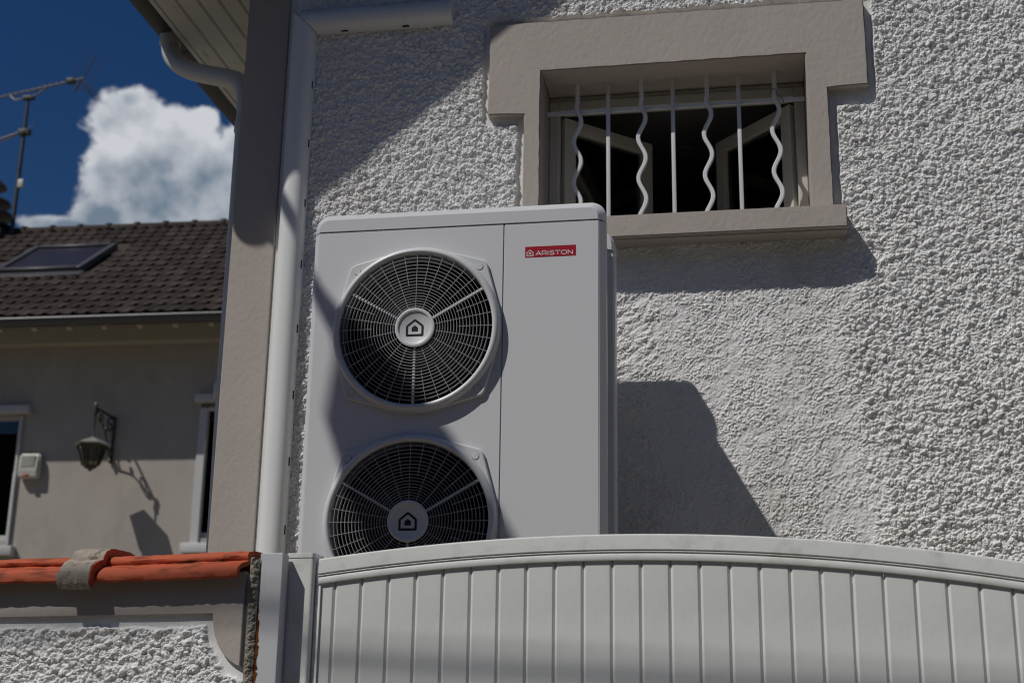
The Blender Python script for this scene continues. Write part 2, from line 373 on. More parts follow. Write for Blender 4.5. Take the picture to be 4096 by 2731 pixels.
def grid_mesh(name, X, Z, Y, keep, smooth_shade=False):
    nz_, nx_ = X.shape
    co = np.stack([X, Y, Z], -1).reshape(-1, 3).astype(np.float32)
    idx = np.arange(nz_*nx_).reshape(nz_, nx_)
    q = np.stack([idx[:-1, :-1], idx[:-1, 1:], idx[1:, 1:], idx[1:, :-1]], -1).reshape(-1, 4)
    kq = keep[:-1, :-1] & keep[:-1, 1:] & keep[1:, 1:] & keep[1:, :-1]
    q = q[kq.reshape(-1)]
    used = np.zeros(len(co), bool); used[q.reshape(-1)] = True
    remap = np.cumsum(used)-1; co = co[used]; q = remap[q].astype(np.int32)
    me = bpy.data.meshes.new(name)
    me.vertices.add(len(co)); me.vertices.foreach_set('co', co.reshape(-1))
    me.loops.add(len(q)*4); me.loops.foreach_set('vertex_index', q.reshape(-1))
    me.polygons.add(len(q)); me.polygons.foreach_set('loop_start', np.arange(0, len(q)*4, 4, dtype=np.int32))
    me.polygons.foreach_set('loop_total', np.full(len(q), 4, np.int32))
    me.polygons.foreach_set('use_smooth', np.full(len(q), smooth_shade))
    me.update(calc_edges=True); me.validate()
    return me

def sstep(x, a, b):
    t = np.clip((x-a)/(b-a), 0, 1); return t*t*(3-2*t)

# ------------------------------------------------------------------ ground
YW = 5.10                       # face of the house wall
bm = bmesh.new(); bbox(bm, -900, 900, -900, 900, -0.5, 0.0)
tag(mesh_obj('street', bm_mesh(bm, 'street'), M['ground']), kind='structure')
bm = bmesh.new(); bbox(bm, -200, 200, 3.93, 300, 0.004, 1.72)
tag(mesh_obj('terrace', bm_mesh(bm, 'terrace'), M['terrace']), kind='structure')

# ------------------------------------------------------------------ the house
house = tag(empty('house', (-2.06, YW, 1.72)), 'white roughcast house with taupe corner strip and barred window', 'house')
HO = Vector(house.location)
def H(o):                        # keep world coordinates for a part of the house
    o.parent = house; o.location = Vector(o.location)-HO; return o

def rect_d(x, z, x0, x1, z0, z1):
    """signed distance to a rectangle, negative inside"""
    dx = np.maximum(x0-x, x-x1); dz = np.maximum(z0-z, z-z1)
    return np.where((dx > 0) & (dz > 0), np.hypot(np.maximum(dx, 0), np.maximum(dz, 0)), np.maximum(dx, dz))

def house_wall():
    st = 0.0031
    xs = np.arange(-1.86, 1.36, st); zs = np.arange(2.08, 4.78, st)
    X, Z = np.meshgrid(xs, zs)
    h = roughcast(X, Z)
    jit = (fbm(X*30, Z*30, 3, 2)-0.5)*0.022
    # smooth margins round the painted surround, the sill and the corner strip
    dsur = np.minimum(rect_d(X, Z, -1.017, 0.455, 3.93, 4.333), rect_d(X, Z, -0.872, 0.305, 3.43, 3.96))
    margin = sstep(dsur+jit*0.6, 0.026, 0.034)
    margin *= sstep(X+jit*0.4, -1.856, -1.846)
    # finer, smoother coat under the window
    fx = X + (fbm(X*6, Z*6, 3, 3)-0.5)*0.22 + 0.03*np.sin(Z*7)
    fine = (1-sstep(fx, 0.31, 0.43))*(1-sstep(Z+(fbm(X*9, Z*9, 2, 1)-.5)*.06, 3.30, 3.40))*sstep(X, -0.75, -0.62)
    d3, h3 = worley(X/0.0085+fbm(X*60, Z*60, 2, 0), Z/0.0085, 7)
    fh = 0.22*np.sqrt(np.clip(1-(d3/0.85)**2, 0, 1))*h3*sstep(fbm(X*22, Z*22, 3, 1), 0.35, 0.62)*1.5 + 0.34*(fbm(X*70, Z*70, 3, 2)-0.4) + 0.40*(fbm(X*210, Z*210, 2, 1)-0.5)*(0.35+0.9*sstep(fbm(X*17+3, Z*13, 3, 2), 0.38, 0.62)) + 0.25*(fbm(X*11, Z*18, 3, 3)-.5)
    # trowel smears close to the unit
    sm = sstep(-X, 0.30, 0.42)*fine
    fh += sm*0.55*(np.abs(fbm(X*9+Z*16, Z*26-X*20, 3, 1)-0.5)*2)
    amp = 0.0225
    Y = YW - (margin*(0.006*(1-fine) + (1-fine)*h*amp + fine*(0.003+fh*0.0150)) + (fbm(X*3, Z*3, 2, 1)-0.5)*0.004)
    keep = ~((X > -0.812) & (X < 0.228) & (Z > 3.43) & (Z < 4.118))
    return grid_mesh('wall', X, Z, Y, keep)
H(mesh_obj('wall', house_wall(), M['stucco']))

# masonry behind: side wall, rest of the gable, with the window opening left free
bm = bmesh.new()
bbox(bm, -2.045, -1.855, YW+0.012, 12.0, 1.70, 4.70)          # left flank
bbox(bm, -1.855, -0.86, YW+0.016, YW+0.34, 1.70, 6.0)
bbox(bm, 0.29, 7.0, YW+0.016, YW+0.34, 1.70, 6.0)
bbox(bm, -0.86, 0.29, YW+0.016, YW+0.34, 1.70, 3.40)
bbox(bm, -0.86, 0.29, YW+0.016, YW+0.34, 4.16, 6.0)
H(mesh_obj('masonry', bm_mesh(bm, 'masonry'), M['plaster']))

# taupe corner strip and the smooth white band beside it
bm = bmesh.new(); bbox(bm, -2.066, -1.884, YW-0.016, YW+0.20, 1.70, 4.95, 0.006, 2)
H(mesh_obj('corner_pillar', bm_mesh(bm, 'corner_pillar', 40), M['taupe']))
bm = bmesh.new(); bbox(bm, -1.883, -1.846, YW-0.006, YW+0.05, 1.70, 4.95, 0.002, 1)
H(mesh_obj('plaster_strip', bm_mesh(bm, 'plaster_strip', 40), M['plaster']))

# window surround with ears, jambs and deep reveal
fy = YW-0.042
sur = H(empty('window_surround'))
sur.location = Vector((-0.28, YW, 3.45))-HO
def W(o, par, base):
    o.parent = par; o.location = Vector(o.location)-base; return o
SB = Vector((-0.28, YW, 3.45))
bm = bmesh.new()
def wob(pts, n=14, a=0.0016, seed=1):
    """hand-trowelled edges: subdivide and jitter an outline"""
    rr = random.Random(seed); out = []
    for i in range(len(pts)):
        p, q = Vector(pts[i]), Vector(pts[(i+1) % len(pts)])
        m_ = max(1, int((q-p).length/0.035))
        for k in range(m_): out.append(tuple(p+(q-p)*(k/m_)+Vector((rr.uniform(-a, a), rr.uniform(-a, a)))))
    return out
outl = [(-0.8735, 3.44), (-0.808, 3.44), (-0.808, 4.114), (0.226, 4.114), (0.226, 3.44), (0.3055, 3.44), (0.3055, 3.962), (0.456, 3.967), (0.457, 4.331), (-1.017, 4.333), (-1.019, 3.938), (-0.8735, 3.930)]
prism(bm, wob(outl), 'y', fy, YW+0.035)
bmesh.ops.recalc_face_normals(bm, faces=bm.faces)
bmesh.ops.bevel(bm, geom=[e for e in bm.edges if abs(e.verts[0].co.y-fy) < 1e-4 and abs(e.verts[1].co.y-fy) < 1e-4], offset=0.004, segments=2, affect='EDGES', clamp_overlap=True)
W(mesh_obj('lintel_and_jambs', bm_mesh(bm, 'lintel_and_jambs', 40), M['taupe']), sur, SB)
for (c, d_) in ((-0.8725, -0.8085), (0.2265, 0.305)):
    bm = bmesh.new(); bbox(bm, c, d_, YW+0.0352, YW+0.26, 3.44, 4.1133, 0.002, 1)
    W(mesh_obj('reveal_side', bm_mesh(bm, 'reveal_side', 40), M['taupe']), sur, SB)
bm = bmesh.new(); bbox(bm, -0.8078, 0.2258, YW+0.0355, YW+0.26, 4.1145, 4.17, 0.002, 1)
W(mesh_obj('reveal_head', bm_mesh(bm, 'reveal_head', 40), M['taupe']), sur, SB)

# sill with drip moulding
sp = YW-0.115
pts = [(sp, 3.452), (sp, 3.366), (sp+0.018, 3.364), (sp+0.020, 3.374), (sp+0.030, 3.374), (sp+0.032, 3.364), (YW+0.03, 3.356), (YW+0.26, 3.42), (YW+0.26, 3.486)]
H(prism_obj('window_sill', M['taupe'], None, pts, 'x', -0.912, 0.345, 25, 0.003))

# the window: fixed frame, two inward-opening casements with panes
win = empty('window', (-0.29, YW+0.2, 3.47)); H(win)
WB = Vector((-0.29, YW+0.2, 3.47))
wy = YW+0.19
bm = bmesh.new()
for a in ((-0.807, -0.765, wy, wy+0.06, 3.47, 4.09), (0.185, 0.2255, wy, wy+0.06, 3.47, 4.09), (-0.765, 0.185, wy+0.0005, wy+0.06, 4.045, 4.09), (-0.807, 0.2255, wy+0.012, wy+0.06, 4.0905, 4.113), (-0.765, 0.185, wy+0.0005, wy+0.06, 3.47, 3.51)):
    bbox(bm, *a, 0.004, 1)
W(mesh_obj('frame', bm_mesh(bm, 'frame', 40), M['winframe']), win, WB)
for s, hx, ang in ((1, -0.762, 43), (-1, 0.182, 48)):
    L_ = 0.462
    o = empty('casement', (hx, wy+0.055, 3.515), R(ang)*s if s > 0 else R(-ang)); W(o, win, WB)
    for (x0, x1, z0, z1) in ((0, 0.062, 0, 0.525), (L_-0.062, L_, 0, 0.525), (0.062, L_-0.062, 0.4675, 0.525), (0.062, L_-0.062, 0, 0.0575)):
        pass
    bm = bmesh.new()
    for (x0, x1, z0, z1) in ((0, 0.058, 0, 0.522), (L_-0.058, L_, 0, 0.522), (0.058, L_-0.058, 0.466, 0.522), (0.058, L_-0.058, 0, 0.056)):
        bbox(bm, *sorted((s*x0, s*x1)), -0.022, 0.022, z0, z1, 0.005, 2)
    me = bm_mesh(bm, 'sash', 40)
    col.objects.unlink(o); bpy.data.objects.remove(o)
    o = mesh_obj('casement', me, M['winframe'], None, (hx, wy+0.055, 3.515), R(ang)*s); W(o, win, WB)
    bm = bmesh.new(); bbox(bm, *sorted((s*0.05, s*(L_-0.05))), -0.003, 0.003, 0.05, 0.472)
    o = mesh_obj('pane', bm_mesh(bm, 'pane'), M['glass'], None, (hx, wy+0.055, 3.515), R(ang)*s); W(o, win, WB)

# dim room behind
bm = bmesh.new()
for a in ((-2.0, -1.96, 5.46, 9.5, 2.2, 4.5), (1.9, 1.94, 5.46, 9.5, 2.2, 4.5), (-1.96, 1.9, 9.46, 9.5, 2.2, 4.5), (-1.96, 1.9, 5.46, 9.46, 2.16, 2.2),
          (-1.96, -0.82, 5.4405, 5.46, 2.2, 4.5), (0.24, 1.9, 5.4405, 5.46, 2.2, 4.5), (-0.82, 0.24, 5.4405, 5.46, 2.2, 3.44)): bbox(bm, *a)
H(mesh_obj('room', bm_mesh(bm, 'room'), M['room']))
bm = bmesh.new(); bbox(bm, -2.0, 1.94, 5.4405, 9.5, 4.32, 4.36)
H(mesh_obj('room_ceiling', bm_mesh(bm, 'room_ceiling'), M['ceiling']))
bm = bmesh.new(); lathe_z(bm, [(0.055, 4.318), (0.06, 4.312), (0.052, 4.306), (0.036, 4.308), (0.034, 4.316)], 32, 0, -0.31, 6.35)
H(mesh_obj('ceiling_spot', bm_mesh(bm, 'ceiling_spot', 40), M['winframe']))

# ---- roof: gable verge, eave soffit boards, gutter, downpipe
SL = 0.81                        # roof pitch (rise per metre)
VY = YW-0.72                     # verge stands out this far
def vz(x): return 4.899+SL*(x+2.443)
roof = tag(empty('roof'), None); H(roof); roof.location = Vector((-2.6, YW, 4.72))-HO
RB = Vector((-2.6, YW, 4.72))
bm = bmesh.new()
prism(bm, [(-2.60, vz(-2.60)), (4.0, vz(4.0)), (4.0, vz(4.0)+0.20), (-2.60, vz(-2.60)+0.20)], 'y', VY, 13.0)
bmesh.ops.recalc_face_normals(bm, faces=bm.faces)
W(mesh_obj('roof_slab', bm_mesh(bm, 'roof_slab'), M['tile']), roof, RB)
# soffit boards run along the eave, each its own board
edges = [-2.600, -2.500, -2.402, -2.308, -2.218, -2.122, -2.047]
for i in range(6):
    bm = bmesh.new()
    x0, x1 = edges[i]+0.0012, edges[i+1]-0.0012
    pr = [(x0, 4.734), (x0, 4.7175), (x0+0.004, 4.7145), (x1-0.009, 4.7145), (x1-0.008, 4.719), (x1-0.004, 4.719), (x1-0.0035, 4.7145), (x1, 4.7165), (x1, 4.734)]
    prism(bm, pr, 'y', YW+0.02, 12.9); bmesh.ops.recalc_face_normals(bm, faces=bm.faces)
    W(mesh_obj('soffit_board', bm_mesh(bm, 'soffit_board'), M['soffit']), roof, RB)
bm = bmesh.new(); bbox(bm, -2.624, -2.6005, VY, 12.95, 4.712, 4.90, 0.002, 1)
W(mesh_obj('fascia', bm_mesh(bm, 'fascia'), M['soffit']), roof, RB)
# half-round gutter in lapped lengths
gx, gz, gr = -2.708, 4.863, 0.100
def gutter_len(y0, y1, r, bead=True):
    bm = bmesh.new(); n = 18
    P = [(gx+r*math.cos(math.pi+math.pi*k/n), gz+r*math.sin(math.pi+math.pi*k/n)) for k in range(n+1)]
    Q = [(gx+(r-0.004)*math.cos(2*math.pi-math.pi*k/n), gz+(r-0.004)*math.sin(2*math.pi-math.pi*k/n)) for k in range(n+1)]
    prism(bm, P+Q, 'y', y0, y1); bmesh.ops.recalc_face_normals(bm, faces=bm.faces)
    tube(bm, [(gx-r, y0, gz), (gx-r, y1, gz)], 0.009, 8)
    return bm
for (y0, y1, r) in ((VY-0.018, 5.26, gr), (5.22, 5.92, gr-0.003), (5.86, 6.52, gr), (6.46, 7.3, gr-0.003), (7.26, 9.0, gr), (8.95, 13, gr-0.003)):
    W(mesh_obj('gutter', bm_mesh(gutter_len(y0, y1, r), 'gutter', 40), M['zinc']), roof, RB)
bm = bmesh.new(); n = 18
prism(bm, [(gx+(gr+.006)*math.cos(math.pi+math.pi*k/n), gz+(gr+.006)*math.sin(math.pi+math.pi*k/n)) for k in range(n+1)], 'y', VY-0.024, VY-0.016)
bmesh.ops.recalc_face_normals(bm, faces=bm.faces)
W(mesh_obj('gutter_end', bm_mesh(bm, 'gutter_end'), M['zinc']), roof, RB)
# rain pipe: outlet, swan neck, long drop beside the corner
def smooth_path(pts, n=8):
    P = [Vector(p) for p in pts]; out = []
    for i in range(len(P)-1):
        p0 = P[max(i-1, 0)]; p1 = P[i]; p2 = P[i+1]; p3 = P[min(i+2, len(P)-1)]
        for k in range(n):
            t = k/n
            out.append(0.5*((2*p1)+(p2-p0)*t+(2*p0-5*p1+4*p2-p3)*t*t+(3*p1-p0-3*p2+p3)*t*t*t))
    out.append(P[-1]); return out
dp = empty('downpipe', (-2.14, 5.4, 1.72)); W(dp, house, HO)
DB = Vector((-2.14, 5.4, 1.72))
W(tube_obj('swan_neck', M['pipe'], None, smooth_path([(-2.702, 5.706, 4.775), (-2.698, 5.704, 4.72), (-2.682, 5.696, 4.665), (-2.646, 5.676, 4.615), (-2.591, 5.646, 4.566), (-2.513, 5.604, 4.516), (-2.413, 5.55, 4.464), (-2.321, 5.50, 4.418), (-2.250, 5.462, 4.378), (-2.200, 5.433, 4.325), (-2.176, 5.415, 4.25), (-2.172, 5.412, 4.15)]), 0.0435, 20), dp, DB)
W(tube_obj('outlet', M['pipe'], None, [(-2.702, 5.706, 4.80), (-2.700, 5.705, 4.725)], [0.052, 0.050], 20), dp, DB)
W(tube_obj('drop_pipe', M['pipe'], None, [(-2.1735, 5.412, 4.18), (-2.168, 5.412, 3.0), (-2.150, 5.412, 1.73)], 0.0435, 20), dp, DB)
for z in (4.12, 2.935):
    W(tube_obj('collar', M['pipe'], None, [(-2.170, 5.412, z+0.035), (-2.170, 5.412, z+0.02), (-2.170, 5.412, z-0.02), (-2.170, 5.412, z-0.035)], [0.046, 0.0515, 0.0515, 0.046], 20), dp, DB)

# ------------------------------------------------------------------ window grille
gri = tag(empty('window_grille', (-0.29, YW+0.1, 3.47)), 'white iron window grille of straight and wavy bars', 'grille')
GB = Vector(gri.location)
bars = [-0.682, -0.5535, -0.423, -0.2945, -0.1625, -0.0345, 0.103]
by = YW+0.10
for i, x in enumerate(bars):
    bm = bmesh.new()
    if i % 2 == 0:
        path = []
        for k in range(121):
            z = 4.118-(4.118-3.46)*k/120
            ph = (3.994-z)/0.175*2*math.pi
            a = 0.0148*min(1, max(0, (4.03-z)/0.05))
            path.append((x + a*math.sin(ph) + 0.004, by, z))
        fr = frames(path); rings = []
        for p, n, b in fr:
            rings.append([bm.verts.new(p + Vector((sx*0.0085, sy*0.0085, 0))) for sx, sy in ((-.7, -1), (.7, -1), (1, -.7), (1, .7), (.7, 1), (-.7, 1), (-1, .7), (-1, -.7))])
        for a, c in zip(rings, rings[1:]):
            for k in range(8): bm.faces.new((a[k], a[(k+1) % 8], c[(k+1) % 8], c[k]))
        bmesh.ops.recalc_face_normals(bm, faces=bm.faces)
        me = bm_mesh(bm, 'wavy_bar', 30)
        W(mesh_obj('wavy_bar', me, M['bar']), gri, GB)
    else:
        bbox(bm, x-0.0078, x+0.0078, by-0.0078, by+0.0078, 3.46, 4.118, 0.0025, 2)
        W(mesh_obj('straight_bar', bm_mesh(bm, 'straight_bar', 40), M['bar']), gri, GB)
bm = bmesh.new(); bbox(bm, -0.806, 0.224, by+0.0085, by+0.0165, 3.988, 4.006, 0.002, 1)
W(mesh_obj('cross_bar', bm_mesh(bm, 'cross_bar', 40), M['bar']), gri, GB)
W(tube_obj('tie_wire', M['seam'], None, smooth_path([(0.088, by-.011, 4.015), (0.096, by-.014, 4.035), (0.112, by-.012, 4.03), (0.118, by-.01, 4.008), (0.135, by-.012, 3.995), (0.142, by-.012, 3.965)], 5), 0.0012, 5), gri, GB)

# ------------------------------------------------------------------ cable trunking
tr = tag(empty('cable_trunking', (-1.81, YW, 1.72)), 'white plastic cable trunking bent along the wall beside the corner', 'trunking')
TBs = Vector(tr.location)
def trunk_prof(w2, dep, r, n=7):
    """half-round-cornered cover, points in (across, out)"""
    P = [(-w2, 0.0)]
    for k in range(n+1):
        a = math.pi - (math.pi/2)*k/n
        P.append((-w2+r+r*math.cos(a), dep-r+r*math.sin(a)))
    for k in range(n+1):
        a = math.pi/2-(math.pi/2)*k/n
        P.append((w2-r+r*math.cos(a), dep-r+r*math.sin(a)))
    P.append((w2, 0.0)); return P
pr = trunk_prof(0.051, 0.075, 0.046)
tx, tz = -1.806, 4.408
bm = bmesh.new()
A = [bm.verts.new((tx+p[0], YW-0.004-p[1], 1.74)) for p in pr]
B = [bm.verts.new((tx+p[0], YW-0.004-p[1], tz-p[0]*1.0)) for p in pr]
for i in range(len(pr)-1): bm.faces.new((A[i], A[i+1], B[i+1], B[i]))
bmesh.ops.recalc_face_normals(bm, faces=bm.faces)
me = bm_mesh(bm, 'cover', 30); cov = W(mesh_obj('upright_cover', me, M['trunking']), tr, TBs)
bm = bmesh.new()
A = [bm.verts.new((tx+p[0]+0.0015, YW-0.004-p[1], tz-p[0]+0.0015)) for p in pr]
B = [bm.verts.new((-1.186, YW-0.004-p[1], tz-p[0]+0.006)) for p in pr]
for i in range(len(pr)-1): bm.faces.new((A[i], A[i+1], B[i+1], B[i]))
bmesh.ops.recalc_face_normals(bm, faces=bm.faces)
W(mesh_obj('level_cover', bm_mesh(bm, 'cover', 30), M['trunking']), tr, TBs)
bm = bmesh.new()
pr2 = trunk_prof(0.0535, 0.078, 0.047)
prism(bm, [(YW-0.004-p[1], tz+0.006-p[0]) for p in pr2], 'x', -1.196, -1.174); bmesh.ops.recalc_face_normals(bm, faces=bm.faces)
bmesh.ops.bevel(bm, geom=list(bm.edges), offset=0.003, segments=2, affect='EDGES', clamp_overlap=True)
W(mesh_obj('end_cap', bm_mesh(bm, 'end_cap', 40), M['trunking']), tr, TBs)
for z in (4.12, 3.86, 3.60, 3.34, 3.075, 2.81, 2.55, 2.29):
    W(box('clip_slot', M['dark'], None, tx+0.0480, tx+0.0525, YW-0.045, YW-0.039, z-0.017, z+0.017, 0.0008, 1), tr, TBs)
for x in (-1.63, -1.37):
    W(box('clip_slot', M['dark'], None, x-0.014, x+0.014, YW-0.045, YW-0.039, tz-0.0525, tz-0.047, 0.0008, 1), tr, TBs)
# hardened filler beads along the left edge of the trunking
bm = bmesh.new()
r2 = random.Random(5); z = 3.42
while z > 1.9:
    a = r2.uniform(0.002, 0.0055); bmesh.ops.create_icosphere(bm, subdivisions=1, radius=1.0, matrix=Matrix.Translation((-1.852+r2.uniform(-.006, .002), YW-0.009, z)) @ Matrix.Diagonal((a*0.8, a, a*1.4, 1)))
    z -= r2.uniform(0.003, 0.016)
fb = W(mesh_obj('filler_bead', bm_mesh(bm, 'filler_bead', 80), M['plaster']), tr, TBs); fb['kind'] = 'stuff'

# ------------------------------------------------------------------ heat pump
UY = 4.46
hp = tag(empty('heat_pump', (-0.999, 4.65, 1.72)), 'white outdoor heat pump with two round fan grilles behind the gate', 'heat pump')
PB = Vector(hp.location)
UX0, UX1, UZ0, USE, UZT = -1.511, -0.487, 1.79, 3.2315, 3.305
def rrect(x0, x1, z0, z1, rt_, rb_, n=8):
    P = []
    for cx, cz, r, a0 in ((x1-rt_, z1-rt_, rt_, 0), (x0+rt_, z1-rt_, rt_, 90), (x0+rb_, z0+rb_, rb_, 180), (x1-rb_, z0+rb_, rb_, 270)):
        for k in range(n+1):
            a = R(a0+90*k/n); P.append((cx+r*math.cos(a), cz+r*math.sin(a)))
    return P
def ins_loops(bm, loops, cap_front=True):
    """loops: list of (points(x,z), y). Bridges equal-count loops"""
    rings = [[bm.verts.new((p[0], y, p[1])) for p in pts] for pts, y in loops]
    for a, c in zip(rings, rings[1:]):
        n = len(a)
        for k in range(n): bm.faces.new((a[k], a[(k+1) % n], c[(k+1) % n], c[k]))
    if cap_front: bm.faces.new(rings[-1])
    return rings
# chamfered front panels (left one carries the two fan openings)
CH, CD = 0.022, 0.030
FX, FZ = -1.126, (2.862, 2.209)
def panel(name, x0, x1, z0, z1, cl, crr, holes):
    bm = bmesh.new()
    back = [(x0, z0), (x1, z0), (x1, z1), (x0, z1)]
    fr = [(x0+cl, z0+0.004), (x1-crr, z0+0.004), (x1-crr, z1), (x0+cl, z1)]
    b0 = [bm.verts.new((p[0], UY+CD+0.03, p[1])) for p in back]
    b1 = [bm.verts.new((p[0], UY+CD if ((i in (0, 3) and cl > .01) or (i in (1, 2) and crr > .01)) else UY+0.012, p[1])) for i, p in enumerate(back)]
    b2 = [bm.verts.new((p[0], UY, p[1])) for p in fr]
    for a, c in ((b0, b1), (b1, b2)):
        for k in range(4): bm.faces.new((a[k], a[(k+1) % 4], c[(k+1) % 4], c[k]))
    es = [bm.edges.get((b2[k], b2[(k+1) % 4])) for k in range(4)]
    for (hx, hz, hr) in holes:
        ring = [bm.verts.new((hx+hr*math.cos(2*math.pi*k/64), UY, hz+hr*math.sin(2*math.pi*k/64))) for k in range(64)]
        for k in range(64): es.append(bm.edges.new((ring[k], ring[(k+1) % 64])))
    bmesh.ops.triangle_fill(bm, use_beauty=True, use_dissolve=False, edges=es, normal=(0, -1, 0))
    bmesh.ops.recalc_face_normals(bm, faces=bm.faces)
    ed = [e for e in bm.edges if len(e.link_faces) == 2 and e.calc_face_angle(0) > R(25)]
    bmesh.ops.bevel(bm, geom=ed, offset=0.0022, segments=2, affect='EDGES', clamp_overlap=True)
    return W(mesh_obj(name, bm_mesh(bm, name, 30), M['unit']), hp, PB)
panel('fan_panel', UX0, -0.8335, UZ0, USE-0.0025, CH, 0.0, [(FX, FZ[0], 0.272), (FX, FZ[1], 0.272)])
panel('service_panel', -0.8318, UX1, UZ0, USE-0.0025, 0.0, CH, [])
W(box('seam_strip', M['seam'], None, -0.8345, -0.8308, UY+0.006, UY+0.02, UZ0, USE-0.003, 0, 1), hp, PB)
W(box('lid_gasket', M['seam'], None, UX0+0.012, UX1-0.012, UY+0.012, UY+0.08, USE-0.004, USE+0.003, 0, 1), hp, PB)
# lid: rounded corners, chamfered rim
def lid(name, y_back, y_mid, y_front, inset):
    bm = bmesh.new()
    o = rrect(UX0, UX1, USE, UZT, 0.052, 0.0008)
    i_ = rrect(UX0+inset, UX1-inset, USE, UZT-inset*1.25, 0.052-inset*0.8, 0.0008)
    ins_loops(bm, [(o, y_back), (o, y_mid), (i_, y_front)])
    bm.faces.new([v for v in bm.verts][:len(o)][::-1])
    bmesh.ops.recalc_face_normals(bm, faces=bm.faces)
    ed = [e for e in bm.edges if len(e.link_faces) == 2 and e.calc_face_angle(0) > R(28)]
    bmesh.ops.bevel(bm, geom=ed, offset=0.0028, segments=2, affect='EDGES', clamp_overlap=True)
    return W(mesh_obj(name, bm_mesh(bm, name, 26), M['unit_lid']), hp, PB)
lid('front_lid', UY+0.055, UY+0.032, UY-0.002, 0.024)
# recessed body and rear frame with the same outline
bm = bmesh.new()
for (a0, a1, c0, c1) in ((UX0+0.038, UX1-0.038, UZ0+0.002, UZT-0.045),):
    # open-fronted body so that the fan bays are hollow
    t = 0.004
    bbox(bm, a0, a0+t, UY+0.05, 4.775, c0, c1); bbox(bm, a1-t, a1, UY+0.05, 4.775, c0, c1)
    bbox(bm, a0+t, a1-t, UY+0.05, 4.775, c1-t, c1); bbox(bm, a0+t, a1-t, UY+0.05, 4.775, c0, c0+t)
    bbox(bm, -0.835, -0.831, UY+0.05, 4.775, c0+t, c1-t)
W(mesh_obj('body', bm_mesh(bm, 'body'), M['unit']), hp, PB)
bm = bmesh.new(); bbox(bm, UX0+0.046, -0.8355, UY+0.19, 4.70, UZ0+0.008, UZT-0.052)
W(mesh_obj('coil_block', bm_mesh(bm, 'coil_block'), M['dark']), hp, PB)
bm = bmesh.new()
o = rrect(UX0, UX1, UZ0, USE-0.002, 0.001, 0.02)
i_ = rrect(UX0+0.006, UX1-0.006, UZ0, USE-0.002, 0.001, 0.02)
ins_loops(bm, [(o, 4.83), (o, 4.772), (i_, 4.766)]); bm.faces.new([v for v in bm.verts][:len(o)][::-1])
bmesh.ops.recalc_face_normals(bm, faces=bm.faces)
W(mesh_obj('rear_frame', bm_mesh(bm, 'rear_frame', 30), M['unit']), hp, PB)
lid('rear_lid', 4.835, 4.775, 4.758, 0.010)
for x in (UX0+0.14, UX1-0.14):
    W(box('foot', M['seam'], None, x-0.05, x+0.05, UY+0.03, 4.80, 1.721, 1.789, 0.004), hp, PB)

# fan shrouds, grilles, hubs
def shroud_plate(bm):
    # outline: the convex hull of the ring and the four screw lugs
    pts = [(0.2905*math.cos(2*math.pi*k/160), 0.2905*math.sin(2*math.pi*k/160)) for k in range(160)]
    for sx in (-1, 1):
        for sz in (-1, 1):
            pts += [(sx*0.2145+0.027*math.cos(2*math.pi*k/32), sz*0.2125+0.027*math.sin(2*math.pi*k/32)) for k in range(32)]
    pts = sorted(set(pts))
    def chain(seq):
        h = []
        for p in seq:
            while len(h) > 1 and (h[-1][0]-h[-2][0])*(p[1]-h[-2][1])-(h[-1][1]-h[-2][1])*(p[0]-h[-2][0]) <= 0: h.pop()
            h.append(p)
        return h[:-1]
    hull = chain(pts)+chain(pts[::-1]); n = len(hull)
    front, edge, back, inner = [], [], [], []
    for x, z in hull:
        r = math.hypot(x, z); c, s_ = x/r, z/r
        front.append(bm.verts.new(((r-0.004)*c, -0.014, (r-0.004)*s_)))
        edge.append(bm.verts.new((r*c, -0.010, r*s_))); back.append(bm.verts.new((r*c, 0.0, r*s_)))
        inner.append(bm.verts.new((0.278*c, -0.014, 0.278*s_)))
    for A_, B_ in ((back, edge), (edge, front), (front, inner)):
        for k in range(n): bm.faces.new((A_[k], A_[(k+1) % n], B_[(k+1) % n], B_[k]))
    bmesh.ops.recalc_face_normals(bm, faces=bm.faces)
def mesh_of(fn, name, sm, mt):
    bm = bmesh.new(); fn(bm); me = bm_mesh(bm, name, sm); me.materials.append(mt); return me
def f_ring(bm):
    lathe_y(bm, [(0.2895, -0.012), (0.288, -0.022), (0.283, -0.031), (0.275, -0.0355), (0.268, -0.034), (0.2638, -0.028), (0.2625, -0.018), (0.262, 0.05), (0.2645, 0.05), (0.27, -0.010)], 96)
    bmesh.ops.recalc_face_normals(bm, faces=bm.faces)
me_plate = mesh_of(shroud_plate, 'shroud_plate', 30, M['shroud'])
me_ring = mesh_of(f_ring, 'shroud_ring', 60, M['shroud'])
def f_screw(bm):
    lathe_y(bm, [(0.0115, -0.0138), (0.0115, -0.0152), (0.0105, -0.0158), (0.0001, -0.0158)], 24)
    bmesh.ops.recalc_face_normals(bm, faces=bm.faces)
me_screw = mesh_of(f_screw, 'screw_cap', 30, M['shroud'])
def f_screwring(bm):
    lathe_y(bm, [(0.0128, -0.0138), (0.0128, -0.0146), (0.0115, -0.0146), (0.0115, -0.0138)], 24)
    bmesh.ops.recalc_face_normals(bm, faces=bm.faces)
me_scr2 = mesh_of(f_screwring, 'screw_groove', 30, M['grille'])
ring_r = [0.068+0.0083*k+0.00014*k*k for k in range(1, 18)]
ring_me = []
for r in ring_r:
    def f(bm, r=r):
        lathe_y(bm, [(r-0.0008, -0.0285), (r+0.0008, -0.0285), (r+0.0011, -0.0175), (r-0.0011, -0.0175)], 96, True)
        bmesh.ops.recalc_face_normals(bm, faces=bm.faces)
    ring_me.append(mesh_of(f, 'grille_ring', 40, M['grille']))
